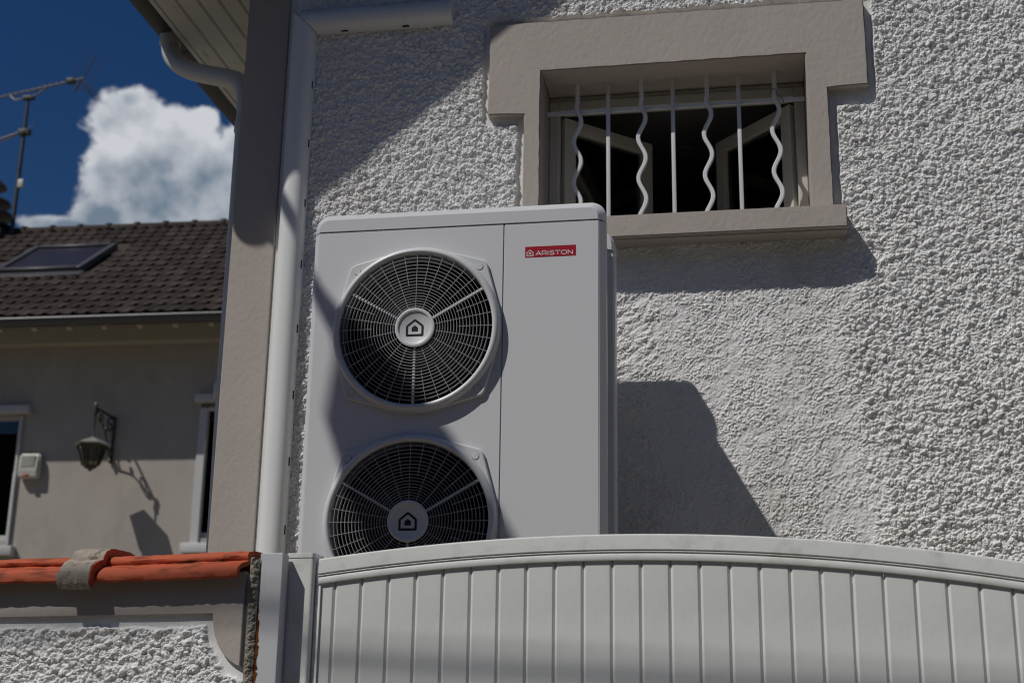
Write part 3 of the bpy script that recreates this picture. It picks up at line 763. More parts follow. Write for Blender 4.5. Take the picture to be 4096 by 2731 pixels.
def spoke_mesh(r0, r1, wd, y0, y1):
    def f(bm): bbox(bm, r0, r1, y0, y1, -wd/2, wd/2)
    return mesh_of(f, 'spoke', 20, M['grille'])
me_sp_long = spoke_mesh(0.066, 0.2625, 0.0017, -0.0290, -0.022)
me_sp_short = spoke_mesh(0.150, 0.2625, 0.0017, -0.0290, -0.022)
me_sp_wide = spoke_mesh(0.066, 0.2625, 0.0080, -0.0262, -0.012); me_sp_wide.materials.clear(); me_sp_wide.materials.append(M['shroud'])
def f_hub(bm):
    lathe_y(bm, [(0.0665, -0.010), (0.0685, -0.026), (0.0685, -0.0325), (0.0675, -0.0345), (0.0655, -0.0352), (0.0585, -0.0352), (0.0572, -0.0345), (0.0552, -0.0305), (0.054, -0.0298), (0.0001, -0.0298)], 72)
    bmesh.ops.recalc_face_normals(bm, faces=bm.faces)
me_hub = mesh_of(f_hub, 'hub', 35, M['shroud'])
def house_icon(bm, s, y, zc=0.0, th=None, xo=0.0):
    """house outline emblem: rounded ring and solid core; s = half width"""
    def pent(k, c=0.0):
        return [(-k, -k), (k, -k), (k, k*0.22), (0, k*1.02), (-k, k*0.22)]
    def rounded(P, r):
        out = []
        n = len(P)
        for i in range(n):
            p = Vector(P[i]); a = (Vector(P[i-1])-p).normalized(); b = (Vector(P[(i+1) % n])-p).normalized()
            A_ = p+a*r; B_ = p+b*r
            for k in range(5):
                t = k/4; out.append((1-t)**2*A_+2*t*(1-t)*p+t*t*B_)
        return out
    o = rounded(pent(s), s*0.16); i_ = rounded([(-s*0.75, -s*0.75), (s*0.75, -s*0.75), (s*0.75, s*0.12), (0, s*0.72), (-s*0.75, s*0.12)], s*0.03)
    ov = [bm.verts.new((p[0]+xo, y, p[1]+zc)) for p in o]; iv = [bm.verts.new((p[0]+xo, y, p[1]+zc)) for p in i_]
    n = len(ov)
    for k in range(n): bm.faces.new((ov[k], ov[(k+1) % n], iv[(k+1) % n], iv[k]))
    cs = s*0.35
    bm.faces.new([bm.verts.new((a+xo, y, b+zc)) for a, b in ((-cs, -s*0.45), (cs, -s*0.45), (cs, -s*0.02), (0, s*0.26), (-cs, -s*0.02))])
def f_icon(bm):
    house_icon(bm, 0.0305, -0.0304); 
    g_ = list(bm.faces); r_ = bmesh.ops.solidify(bm, geom=g_, thickness=0.0004)
    bmesh.ops.recalc_face_normals(bm, faces=bm.faces)
me_icon = mesh_of(f_icon, 'hub_emblem', 20, M['logo_grey'])
def f_blade(bm):
    n = 10; m_ = 6
    rows = []
    for i in range(m_+1):
        r = 0.06+0.19*i/m_
        row = []
        for k in range(n+1):
            t = k/n; a = R(-38+76*t+18*i/m_)
            row.append(bm.verts.new((r*math.cos(a), 0.055+0.075*(t-0.5)+0.01*math.sin(math.pi*t), r*math.sin(a))))
        rows.append(row)
    for a, c in zip(rows, rows[1:]):
        for k in range(n): bm.faces.new((a[k], a[k+1], c[k+1], c[k]))
    bmesh.ops.solidify(bm, geom=list(bm.faces), thickness=0.004)
me_blade = mesh_of(f_blade, 'fan_blade', 50, M['blade'])
def f_fhub(bm):
    lathe_y(bm, [(0.0001, 0.0), (0.06, 0.0), (0.065, 0.01), (0.065, 0.11)], 32)
me_fhub = mesh_of(f_fhub, 'fan_hub', 30, M['blade'])
def f_duct(bm):
    lathe_y(bm, [(0.266, 0.03), (0.268, 0.188)], 64)
me_duct = mesh_of(f_duct, 'fan_duct', 30, M['dark'])
for fi, fz in enumerate(FZ):
    g = empty('fan_grille'); g.parent = hp; g.location = Vector((FX, UY, fz))-PB
    mesh_obj('shroud_plate', me_plate, None, g); mesh_obj('shroud_ring', me_ring, None, g)
    for sx in (-1, 1):
        for sz in (-1, 1):
            mesh_obj('screw_cap', me_screw, None, g, (sx*0.2145, 0, sz*0.2125)); mesh_obj('screw_groove', me_scr2, None, g, (sx*0.2145, 0, sz*0.2125))
    for me in ring_me: mesh_obj('grille_ring', me, None, g)
    for k in range(36):
        a = k*10.0-90
        if abs((a+90) % 120) < 1: me = me_sp_wide
        elif k % 2 == 0: me = me_sp_long
        else: me = me_sp_short
        o = mesh_obj('spoke', me, None, g); o.rotation_euler = (0, -R(a), 0)
    mesh_obj('hub', me_hub, None, g); mesh_obj('hub_emblem', me_icon, None, g)
    mesh_obj('fan_duct', me_duct, None, g)
    f = empty('fan_rotor'); f.parent = hp; f.location = Vector((FX, UY+0.03, fz))-PB
    mesh_obj('fan_hub', me_fhub, None, f)
    for k in range(3):
        o = mesh_obj('fan_blade', me_blade, None, f); o.rotation_euler = (0, R(120*k+25+fi*40), 0)

# badge: red sticker with emblem and lettering
bd = empty('badge'); bd.parent = hp; bd.location = Vector((-0.6725, UY, 3.1235))-PB
bm = bmesh.new(); bbox(bm, -0.0865, 0.0865, -0.0007, 0.0002, -0.0192, 0.0192)
mesh_obj('badge_plate', bm_mesh(bm, 'badge_plate'), M['label_red'], bd)
def strokes(bm, polys, y, th):
    for P in polys:
        P = [Vector((p[0], p[1])) for p in P]; L_ = []; R_ = []
        for i, p in enumerate(P):
            a = P[i-1] if i else None; b = P[i+1] if i < len(P)-1 else None
            d0 = (p-a).normalized() if a is not None else (b-p).normalized(); d1 = (b-p).normalized() if b is not None else d0
            n0 = Vector((-d0.y, d0.x)); n1 = Vector((-d1.y, d1.x)); n = (n0+n1).normalized(); k = th/2/max(0.35, n.dot(n0))
            L_.append(bm.verts.new((p.x+n.x*k, y, p.y+n.y*k))); R_.append(bm.verts.new((p.x-n.x*k, y, p.y-n.y*k)))
        for i in range(len(P)-1): bm.faces.new((L_[i], L_[i+1], R_[i+1], R_[i]))
def arc(cx, cz, rx, rz, a0, a1, n=12): return [(cx+rx*math.cos(R(a0+(a1-a0)*k/n)), cz+rz*math.sin(R(a0+(a1-a0)*k/n))) for k in range(n+1)]
def letters():
    h = 0.0135; x = 0.0; out = []
    def add(ps, wd):
        nonlocal x
        out.extend([[(px+x, pz) for px, pz in p] for p in ps]); x += wd
    add([[(0, 0), (0.0085, h), (0.017, 0)], [(0.0035, h*0.28), (0.0135, h*0.28)]], 0.0198)                         # A
    add([[(0, 0), (0, h), (0.0085, h)] + arc(0.0085, h*0.68, 0.0048, h*0.32, 90, -90, 8) + [(0, h*0.36)], [(0.0075, h*0.36), (0.0145, 0)]], 0.0185)  # R
    add([[(0, 0), (0, h)]], 0.0052)                                                                                   # I
    add([[(0.0140, h*0.88), (0.0105, h), (0.0045, h), (0.0015, h*0.86), (0.001, h*0.70), (0.0035, h*0.56), (0.011, h*0.46), (0.0142, h*0.32), (0.0138, h*0.13), (0.0105, 0), (0.0035, 0), (0.0, h*0.14)]], 0.0172)     # S
    add([[(0, h), (0.0165, h)], [(0.00825, h), (0.00825, 0)]], 0.0192)                                               # T
    add([arc(0.0088, h/2, 0.0088, h/2, 90, 450, 26)], 0.0217)                                                        # O
    add([[(0, 0), (0, h), (0.0140, 0), (0.0140, h)]], 0.016)                                                          # N
    return out
LT = letters()
bm = bmesh.new(); sx = 0.128/0.1185
strokes(bm, [[(-0.0495+p[0]*sx, -0.0125+p[1]*1.02) for p in P] for P in LT], -0.0011, 0.0026)
house_icon(bm, 0.0118, -0.0011, -0.0038, None, -0.0695)
mesh_obj('badge_lettering', bm_mesh(bm, 'badge_lettering'), M['label_white'], bd)

# ------------------------------------------------------------------ gate
GP = R(-3.0); G0 = (-0.6, 3.75, 0.004)
def arcz(u): return 2.0475-0.082*(u-0.19)**2
gate = tag(empty('gate', G0, GP), 'white gate of upright grooved slats under an arched top rail', 'gate')
def rail(name, prof, u0, u1, mt, n=60):
    """sweep (v, dz) profile along the arch"""
    bm = bmesh.new(); rings = []
    for k in range(n+1):
        u = u0+(u1-u0)*k/n
        rings.append([bm.verts.new((u, v, arcz(u)+dz-0.004)) for v, dz in prof])
    m_ = len(prof)
    for a, c in zip(rings, rings[1:]):
        for k in range(m_): bm.faces.new((a[k], a[(k+1) % m_], c[(k+1) % m_], c[k]))
    bm.faces.new(rings[0]); bm.faces.new(rings[-1][::-1]); bmesh.ops.recalc_face_normals(bm, faces=bm.faces)
    return mesh_obj(name, bm_mesh(bm, name, 35), mt, gate)
GU0, GU1 = -0.606, 1.95
rail('top_rail', [(-0.0085, -0.0425), (-0.011, -0.0405), (-0.011, -0.0060), (-0.0097, -0.0022), (-0.0055, 0.0), (0.036, 0.0), (0.040, -0.004), (0.040, -0.066), (0.012, -0.066), (0.012, -0.060), (-0.004, -0.060), (-0.004, -0.0425)], GU0, GU1, M['pvc'])
rail('rail_bead', [(-0.0042, -0.0445), (-0.0075, -0.0440), (-0.0092, -0.0465), (-0.0075, -0.0490), (-0.0042, -0.0485)], GU0, GU1, M['pvc'])
rail('rail_moulding', [(-0.0038, -0.0505), (-0.0065, -0.0512), (-0.0075, -0.0535), (-0.0075, -0.0675), (-0.0062, -0.0695), (0.0, -0.0695), (0.0, -0.0505)], GU0, GU1, M['pvc'])
# one slat, shared by all; its length follows the arch
pitch = 0.07665
ch, cdp = 0.0068, 0.0042
half = pitch/2
bm = bmesh.new()
prism(bm, [(-half+0.0004, 0.016), (-half+0.0004, cdp+0.001), (-half+ch, 0.0), (half-ch, 0.0), (half-0.0004, cdp+0.001), (half-0.0004, 0.016)], 'z', 0.0, 1.0)
bmesh.ops.recalc_face_normals(bm, faces=bm.faces)
me_slat = bm_mesh(bm, 'slat'); me_slat.materials.append(M['slat'])
gu = -0.5595
k = 0
first = True
while True:
    u = gu+pitch*(k-0.5)
    if u > 1.92: break
    o = mesh_obj('slat', me_slat, None, gate, (u, 0.0, 0.12)); o.scale = (1, 1, arcz(u)-0.058-0.12-0.004)
    k += 1
box('stile', M['pvc'], gate, -0.6045, -0.5985, -0.006, 0.03, 0.10, 1.918, 0.001)
box('stile', M['pvc'], gate, 1.921, 1.955, -0.026, 0.03, 0.10, 1.78, 0.003)
box('bottom_rail', M['pvc'], gate, GU0, 1.92, -0.012, -0.0015, 0.08, 0.19, 0.003)

def gp(u, v): 
    c, s = math.cos(GP), math.sin(GP); return (G0[0]+u*c-v*s, G0[1]+u*s+v*c)
# white gate post with cap
pst = tag(empty('gate_post', (*gp(-0.655, 0), 0.004), GP), 'white plastic gate post with rounded corner beside the gate', 'post')
bm = bmesh.new()
P = [(-0.038, 0.05), (-0.038, -0.022)] + [(0.029+0.010*math.sin(R(a)), -0.012-0.010*math.cos(R(a))) for a in range(0, 91, 15)] + [(0.039, 0.05)]
prism(bm, P, 'z', 0.0, 1.992); bmesh.ops.recalc_face_normals(bm, faces=bm.faces)
mesh_obj('shaft', bm_mesh(bm, 'shaft', 50), M['pvc'], pst)
bm = bmesh.new()
P2 = [(-0.0395, 0.0515), (-0.0395, -0.0235)] + [(0.029+0.0115*math.sin(R(a)), -0.012-0.0115*math.cos(R(a))) for a in range(0, 91, 15)] + [(0.0405, 0.0515)]
prism(bm, P2, 'z', 1.9925, 2.0065); bmesh.ops.recalc_face_normals(bm, faces=bm.faces)
bmesh.ops.bevel(bm, geom=list(bm.edges), offset=0.0025, segments=2, affect='EDGES', clamp_overlap=True)
mesh_obj('cap', bm_mesh(bm, 'cap', 40), M['pvc'], pst)
box('flange', M['pvc'], pst, -0.062, -0.041, -0.006, 0.048, 0.0, 1.998, 0.002)
box('hinge_strip', M['pvc'], pst, 0.0415, 0.0478, -0.006, 0.03, 0.0, 1.975, 0.001)
# grey steel post at the end of the wall
stp = tag(empty('steel_post', (*gp(-0.7185, -0.02), 0.004), GP), 'grey painted steel post with a rust line beside the wall end', 'post')
bm = bmesh.new(); bbox(bm, -0.0328, 0.0328, -0.055, -0.010, 0.0, 2.000, 0.003, 2)
mesh_obj('tube', bm_mesh(bm, 'tube', 40), M['steel'], stp)
r3 = random.Random(3); bm = bmesh.new(); prev = None
zz = 1.86
while zz > 1.2:
    ww = 0.0050+r3.random()*0.0075*(0.4+min(1, (1.86-zz)/0.1)); x0 = -0.0345
    cur = [bm.verts.new((x0, -0.0562, zz)), bm.verts.new((x0+ww*0.5, -0.0572, zz)), bm.verts.new((x0+ww, -0.0558, zz))]
    if prev:
        for a in range(2): bm.faces.new((prev[a], prev[a+1], cur[a+1], cur[a]))
    prev = cur; zz -= r3.uniform(0.004, 0.014)
bmesh.ops.solidify(bm, geom=list(bm.faces), thickness=0.0018)
bmesh.ops.recalc_face_normals(bm, faces=bm.faces)
mesh_obj('rust_streak', bm_mesh(bm, 'rust_streak', 40), M['rust'], stp)

# ------------------------------------------------------------------ boundary wall with clay coping
WP = R(-7.5); W0 = (-1.6, 3.75, 0.004)
bw = tag(empty('boundary_wall', W0, WP), 'low white roughcast wall with taupe band and orange clay coping', 'wall')
def wall_front():
    st = 0.0028
    us = np.arange(-1.15, 0.232, st); zs = np.arange(1.42, 1.86, st)
    U, Z = np.meshgrid(us, zs)
    h = roughcast(U+5.3, Z+2.2)
    jit = (fbm(U*35, Z*35, 3, 1)-0.5)*0.02
    ca, cb, cr_ = 0.245, 1.838, 0.136
    band = np.minimum(1.836-Z, np.hypot((U-ca)/0.92, (Z-cb)/1.08)-cr_)
    mk = sstep(band+jit, 0.026, 0.036)*sstep(0.228-U+jit*0.5, 0.004, 0.012)
    V = -(mk*(0.006+h*0.0200)) + (fbm(U*4, Z*4, 2, 1)-0.5)*0.003
    return grid_mesh('roughcast', U, Z, V, np.ones_like(U, bool))
mesh_obj('roughcast', wall_front(), M['stucco'], bw)
box('core', M['plaster'], bw, -6.0, 0.2305, 0.004, 0.20, 0.0, 1.945, 0.002)
# taupe band with its quarter-round corner bracket
P = [(-6.0, 1.834), (-6.0, 1.951), (0.2115, 1.951), (0.2115, 1.700)]
ca, cb, cr_ = 0.245, 1.838, 0.136
for k in range(0, 13):
    a = R(255-(255-180)*k/12)
    P.append((ca+cr_*0.92*math.cos(a), cb+cr_*1.08*math.sin(a)))
bm = bmesh.new(); prism(bm, P, 'y', -0.012, 0.006); bmesh.ops.recalc_face_normals(bm, faces=bm.faces)
bmesh.ops.bevel(bm, geom=list(bm.edges), offset=0.002, segments=1, affect='EDGES', clamp_overlap=True)
mesh_obj('taupe_band', bm_mesh(bm, 'taupe_band', 25), M['taupe'], bw)
# rough mortar at the end of the wall
def mortar():
    us = np.arange(0.222, 0.2505, 0.0028); zs = np.arange(1.42, 1.990, 0.0028)
    U, Z = np.meshgrid(us, zs)
    h = fbm(U*120, Z*120, 4, 2)
    V = -0.006-0.016*h*np.sin(np.clip((U-0.222)/0.028, 0, 1)*math.pi*0.9+0.2)
    return grid_mesh('end_mortar', U, Z, V, np.ones_like(U, bool))
mesh_obj('end_mortar', mortar(), M['mortar'], bw)
box('end_block', M['mortar'], bw, 0.2312, 0.250, -0.004, 0.20, 0.0, 1.975, 0.003)
# coping tiles: rolled S-profile, front lip, joint covered by a thick capping tile
CP = [(-0.047, 1.931), (-0.054, 1.936), (-0.054, 1.946), (-0.047, 1.959), (-0.034, 1.969), (-0.018, 1.9755), (-0.004, 1.979), (0.008, 1.982), (0.011, 1.986), (0.007, 1.991), (0.006, 1.998), (0.012, 2.006), (0.026, 2.012), (0.048, 2.015), (0.085, 2.016)]
CPb = [(0.17-v, z) for v, z in CP[::-1][1:]]
def coping(name, mt, u0, u1, off=0.0, wob=0.0, n=14, seed=0, parent=bw, thick=0.013):
    top = CP+CPb; top = [(v, z) for v, z in top]
    bm = bmesh.new(); rings = []; rr = random.Random(seed)
    for k in range(n+1):
        u = u0+(u1-u0)*k/n
        ring = []
        for i, (v, z) in enumerate(top):
            a = top[max(i-1, 0)]; b = top[min(i+1, len(top)-1)]
            nx, nz_ = -(b[1]-a[1]), (b[0]-a[0]); l = math.hypot(nx, nz_)
            e = off+rr.uniform(-wob, wob)
            ring.append(bm.verts.new((u+rr.uniform(-wob, wob), v+nx/l*e, z+nz_/l*e-0.004+0.002*math.sin(u*9))))
        for i, (v, z) in list(enumerate(top))[::-1]:
            a = top[max(i-1, 0)]; b = top[min(i+1, len(top)-1)]
            nx, nz_ = -(b[1]-a[1]), (b[0]-a[0]); l = math.hypot(nx, nz_); e = off-thick
            ring.append(bm.verts.new((u, v+nx/l*e, z+nz_/l*e-0.004+0.002*math.sin(u*9))))
        rings.append(ring)
    m_ = len(rings[0])
    for a, c in zip(rings, rings[1:]):
        for k in range(m_): bm.faces.new((a[k], a[(k+1) % m_], c[(k+1) % m_], c[k]))
    # end rims
    h_ = m_//2
    for rg in (rings[0], rings[-1]):
        for k in range(h_-1): bm.faces.new((rg[k], rg[k+1], rg[m_-2-k], rg[m_-1-k]))
    bmesh.ops.recalc_face_normals(bm, faces=bm.faces)
    return mesh_obj(name, bm_mesh(bm, name, 45), mt, parent)
coping('coping_tile', M['clay'], -1.15, -0.26, 0.0, 0.0013, 50, 1)
coping('coping_tile', M['clay'], -0.258, 0.206, 0.001, 0.0013, 30, 2)
tag(coping('capping_tile', M['lichen'], -0.342, -0.240, 0.024, 0.0022, 12, 3, bw, 0.022), 'lichen-covered grey capping tile')
coping('capping_rim', M['clay'], -0.2405, -0.237, 0.0225, 0.0008, 1, 4, bw, 0.021)
coping('coping_tile', M['clay'], -2.1, -1.153, 0.0, 0.0009, 10, 5)

# ------------------------------------------------------------------ neighbour's house
NP = R(1.8); N0 = (-6.0, 17.0, 1.72)
nh = tag(empty('neighbour_house', N0, NP), 'beige rendered house with dark tiled roof behind the low wall', 'house')
def nz(z): return z-1.72
# wall with two window openings
wins = [(-4.95, -3.585, 4.16, 5.83), (-1.12, 0.30, 4.18, 5.93)]
bm = bmesh.new()
bbox(bm, -9.0, -4.95, 0, 0.3, 0.0, nz(6.95)); bbox(bm, -3.585, -1.12, 0, 0.3, 0, nz(6.95)); bbox(bm, 0.30, 5.0, 0, 0.3, 0, nz(6.95))
for (a, b, c, d_) in wins:
    bbox(bm, a, b, 0.0, 0.3, 0, nz(c)); bbox(bm, a, b, 0.0, 0.3, nz(d_), nz(6.95))
bbox(bm, -9.0, 5.0, 7.0, 7.3, 0, nz(6.95))
prism(bm, [(0.0, nz(6.951)), (7.3, nz(6.951)), (3.2, nz(9.6))], 'x', -9.0, -8.8)
prism(bm, [(0.0, nz(6.951)), (7.3, nz(6.951)), (3.2, nz(9.6))], 'x', 4.8, 5.0)
bmesh.ops.recalc_face_normals(bm, faces=bm.faces)
mesh_obj('wall', bm_mesh(bm, 'wall'), M['nwall'], nh)
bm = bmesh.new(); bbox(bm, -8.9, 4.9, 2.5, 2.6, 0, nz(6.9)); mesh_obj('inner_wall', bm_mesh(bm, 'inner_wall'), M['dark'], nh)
for i, (a, b, c, d_) in enumerate(wins):
    wn_ = empty('window', (0, 0, 0)); wn_.parent = nh
    bm = bmesh.new()
    bbox(bm, a-0.02, a+0.07, 0.06, 0.14, nz(c), nz(d_), 0.005, 1); bbox(bm, b-0.07, b+0.02, 0.06, 0.14, nz(c), nz(d_), 0.005, 1)
    bbox(bm, a+0.07, b-0.07, 0.062, 0.138, nz(d_)-0.06, nz(d_), 0.005, 1); bbox(bm, a+0.07, b-0.07, 0.062, 0.138, nz(c), nz(c)+0.08, 0.005, 1)
    mesh_obj('frame', bm_mesh(bm, 'frame', 40), M['nwhite'], wn_)
    bm = bmesh.new(); bbox(bm, a-0.06 if i else a-0.1, b+0.14 if i == 0 else b+0.1, -0.13, 0.02, nz(d_)+(0.0 if i == 0 else 0.0), nz(d_)+0.105, 0.01, 2)
    mesh_obj('head_cornice', bm_mesh(bm, 'head_cornice', 40), M['nwhite'], wn_)
    bm = bmesh.new(); bbox(bm, a-0.10, b+0.12, -0.12, 0.05, nz(c)-0.20, nz(c)-0.075, 0.012, 2)
    mesh_obj('sill', bm_mesh(bm, 'sill', 40), M['nwhite'], wn_)
    bm = bmesh.new(); bbox(bm, a+0.07, b-0.07, 0.075, 0.081, nz(d_)-0.24, nz(d_)-0.06)
    mesh_obj('transom_pane', bm_mesh(bm, 'transom_pane'), M['glass'], wn_)
    bm = bmesh.new()
    if i == 0:
        bbox(bm, b-0.004, b+0.03, -0.045, 0.05, nz(c)-0.05, nz(d_)-0.02, 0.004, 1)
    else:
        bbox(bm, a-0.012, a+0.10, -0.030, 0.05, nz(c)-0.07, nz(d_)-0.06, 0.006, 1)
        bbox(bm, a+0.10, b, -0.028, 0.03, nz(d_)-0.10, nz(d_)-0.055, 0.006, 1)
    mesh_obj('shutter_guide', bm_mesh(bm, 'shutter_guide', 40), M['nwhite'], wn_)
# eave: rafter ends, board, gutter
bm = bmesh.new(); bbox(bm, -9.0, 5.0, -0.16, -0.002, nz(6.75), nz(6.99), 0.006, 1)
mesh_obj('eave_beam', bm_mesh(bm, 'eave_beam'), M['nbeam'], nh)
T = 0.70
def rz(v, lift=0.0): return nz(6.955+lift)+T*(v+0.75)
bm = bmesh.new(); prism(bm, [(-0.74, rz(-0.74)-0.03), (3.2, rz(3.2)-0.03), (7.4, rz(3.2)-0.03-T*4.2), (7.4, rz(3.2)-0.15-T*4.2), (3.2, rz(3.2)-0.11), (-0.74, rz(-0.74)-0.06)], 'x', -9.1, 5.1)
bmesh.ops.recalc_face_normals(bm, faces=bm.faces)
nroof = empty('roof'); nroof.parent = nh
mesh_obj('deck', bm_mesh(bm, 'deck'), M['nbeam'], nroof)
me_raf = None
for k in range(13):
    u = -5.15+0.478*k+0.02
    if me_raf is None:
        bm = bmesh.new(); prism(bm, [(-0.68, rz(-0.68)-0.062), (-0.02, rz(-0.02)-0.062), (-0.02, rz(-0.02)-0.22), (-0.62, rz(-0.68)-0.225), (-0.68, rz(-0.68)-0.20)], 'x', -0.035, 0.035)
        bmesh.ops.recalc_face_normals(bm, faces=bm.faces); me_raf = bm_mesh(bm, 'rafter'); me_raf.materials.append(M['nbeam'])
    mesh_obj('rafter', me_raf, None, nroof, (u, 0, 0))
bm = bmesh.new(); n = 12; gc, gzz = -0.80, nz(6.872)
P1 = [(gc+0.075*math.cos(math.pi+math.pi*k/n), gzz+0.085*math.sin(math.pi+math.pi*k/n)) for k in range(n+1)]
P2 = [(gc+0.070*math.cos(2*math.pi-math.pi*k/n), gzz+0.080*math.sin(2*math.pi-math.pi*k/n)) for k in range(n+1)]
prism(bm, P1+P2, 'x', -9.1, 5.1); bmesh.ops.recalc_face_normals(bm, faces=bm.faces)
tube(bm, [(-9.1, gc-0.078, gzz+0.002), (5.1, gc-0.078, gzz+0.002)], 0.017, 8)
mesh_obj('gutter', bm_mesh(bm, 'gutter', 40), M['ngutter'], nroof)
# roof tiles, one object each
tw, te, tl = 0.196, 0.292, 0.345
ca_, sa_ = 1/math.hypot(1, T), T/math.hypot(1, T)
def tile_mesh():
    bm = bmesh.new(); prof = []
    nn = 10
    for k in range(nn+1):
        t = k/nn; x = -tw/2+tw*t
        prof.append((x, 0.006+0.024*max(0, math.sin(math.pi*min(1, t/0.45)))**1 if t < 0.45 else 0.006-0.004*math.sin(math.pi*(t-0.45)/0.55)))
    rows = []
    for s_, lift in ((0.0, 0.028), (tl, 0.004)):
        rows.append([bm.verts.new((x, s_, z+lift)) for x, z in prof])
    low = [bm.verts.new((x, 0.0, z+0.028-0.022)) for x, z in prof]
    for k in range(nn):
        bm.faces.new((rows[0][k], rows[0][k+1], rows[1][k+1], rows[1][k])); bm.faces.new((low[k], low[k+1], rows[0][k+1], rows[0][k]))
    bmesh.ops.recalc_face_normals(bm, faces=bm.faces)
    me = bm_mesh(bm, 'roof_tile', 50); me.materials.append(M['tile']); return me
me_tile = tile_mesh()
rt3 = random.Random(9)
nrow = 17
for j in range(nrow):
    s_ = j*te; v = -0.80+s_*ca_; z = rz(-0.80)+s_*sa_
    # visible stretch of this row seen past the house corner
    f_ = j/(nrow-1)
    ua, ub = -3.75-2.35*f_, -0.35-1.70*f_
    uu = ua+(tw/2 if j % 2 else 0)
    while uu < ub:
        vis_sky = (-4.86-0.13 < uu < -3.30) and (0.72 < v < 2.12)
        if not vis_sky:
            o = mesh_obj('roof_tile', me_tile, None, nroof, (uu, v, z))
            o.rotation_euler = (math.atan(T)+rt3.uniform(-.012, .012), rt3.uniform(-.02, .02), rt3.uniform(-.015, .015))
        uu += tw
bm = bmesh.new()
bbox(bm, -9.1, 5.1, 0, 0.02, 0, 0.01)
bm.clear(); prism(bm, [(-0.80, rz(-0.80)+0.002), (3.2, rz(3.2)+0.002), (3.2, rz(3.2)-0.028), (-0.80, rz(-0.80)-0.028)], 'x', -9.1, 5.1)
bmesh.ops.recalc_face_normals(bm, faces=bm.faces)
mesh_obj('roof_covering', bm_mesh(bm, 'roof_covering'), M['tile'], nroof)
# ridge tiles
def ridge_mesh():
    bm = bmesh.new(); n = 8; rings = []
    for (x, r) in ((0.0, 0.145), (0.06, 0.142), (0.065, 0.118), (0.50, 0.112)):
        rings.append([bm.verts.new((x, r*math.cos(math.pi*k/n), r*0.85*math.sin(math.pi*k/n))) for k in range(n+1)])
    for a, c in zip(rings, rings[1:]):
        for k in range(n): bm.faces.new((a[k], a[k+1], c[k+1], c[k]))
    bm.faces.new(rings[0]); bmesh.ops.recalc_face_normals(bm, faces=bm.faces)
    me = bm_mesh(bm, 'ridge_tile', 50); me.materials.append(M['tile']); return me
me_ridge = ridge_mesh()
for k in range(10):
    mesh_obj('ridge_tile', me_ridge, None, nroof, (-6.10+0.483*k, 3.2, rz(3.2)-0.035))
# skylight
sk = empty('skylight', (-4.0, 0.88, rz(0.88)+0.02)); sk.parent = nroof; sk.rotation_euler = (math.atan(T), 0, 0)
a0, a1, b0, b1 = -0.72, 0.60, 0.0, 1.36
bm = bmesh.new()
for q in ((a0, a0+0.09, b0, b1, 0.0, 0.10), (a1-0.09, a1, b0, b1, 0.0, 0.10), (a0+0.09, a1-0.09, b0, b0+0.09, 0.0, 0.098), (a0+0.09, a1-0.09, b1-0.10, b1, 0.0, 0.108)): bbox(bm, *q, 0.01, 1)
sk_parent = nroof
o = mesh_obj('skylight_frame', bm_mesh(bm, 'skylight_frame', 40), M['ngutter'], nroof); o.location = sk.location; o.rotation_euler = sk.rotation_euler
bm = bmesh.new(); bbox(bm, a0+0.085, a1-0.085, b0+0.085, b1-0.095, 0.03, 0.07)
o = mesh_obj('skylight_pane', bm_mesh(bm, 'skylight_pane'), M['skylight'], nroof); o.location = sk.location; o.rotation_euler = sk.rotation_euler
bm = bmesh.new(); bbox(bm, a0-0.05, a1+0.05, b0-0.20, b0-0.004, -0.01, 0.035, 0.004, 1)
o = mesh_obj('skylight_apron', bm_mesh(bm, 'skylight_apron', 40), M['ngutter'], nroof); o.location = sk.location; o.rotation_euler = sk.rotation_euler
bpy.data.objects.remove(sk)

def npt(u, v, z):
    c, s = math.cos(NP), math.sin(NP); return (N0[0]+u*c-v*s, N0[1]+u*s+v*c, z)
# chimney with stacked flue cowl
chm = tag(empty('chimney', npt(-6.22, 3.0, 9.3), NP), 'dark flue cowl on the ridge at the left edge', 'chimney')
box('stack', M['tile'], chm, -0.36, 0.44, -0.25, 0.30, 0.0, 0.34, 0.02)
bm = bmesh.new(); lathe_z(bm, [(0.17, 0.34), (0.17, 0.98), (0.12, 1.02)], 20); mesh_obj('flue', bm_mesh(bm, 'flue', 40), M['mast'], chm)
for z, r in ((0.50, 0.47), (0.72, 0.44), (0.93, 0.39), (1.22, 0.29)):
    bm = bmesh.new(); lathe_z(bm, [(r, z-0.07), (r-0.02, z-0.035), (0.19, z+0.05), (0.16, z+0.05)], 20)
    mesh_obj('cowl_fin', bm_mesh(bm, 'cowl_fin', 40), M['mast'], chm)

# television aerial on its mast
an = tag(empty('tv_aerial', npt(-5.72, 3.0, 9.6), NP), 'television aerial on a mast above the dark roof', 'aerial')
tube_obj('mast', M['mast'], an, [(0, 0, 0), (0, 0, 1.6), (0.0, 0, 2.42)], [0.036, 0.032, 0.027], 10)
bd_ = Vector((1.10, -0.32, 0.02)); bl_ = Vector((-0.95, 0.27, 0.01)); zt = 2.55
tube_obj('boom', M['antenna'], an, [bl_+Vector((0, 0, zt)), bd_+Vector((0, 0, zt))], 0.017, 8)
tube_obj('boom_brace', M['antenna'], an, [Vector((-.40, .115, zt)), Vector((-.27, .08, zt-.11)), Vector((0.0, 0, zt-.10)), Vector((.16, -.05, zt-.10)), Vector((.36, -.105, zt-.01))], 0.015, 8)
box('clamp', M['mast'], an, -0.09, 0.10, -0.05, 0.05, zt-0.155, zt-0.09, 0.01)
box('dipole_box', M['mast'], an, 0.78, 0.92, -0.30, -0.20, zt-0.03, zt+0.06, 0.015)
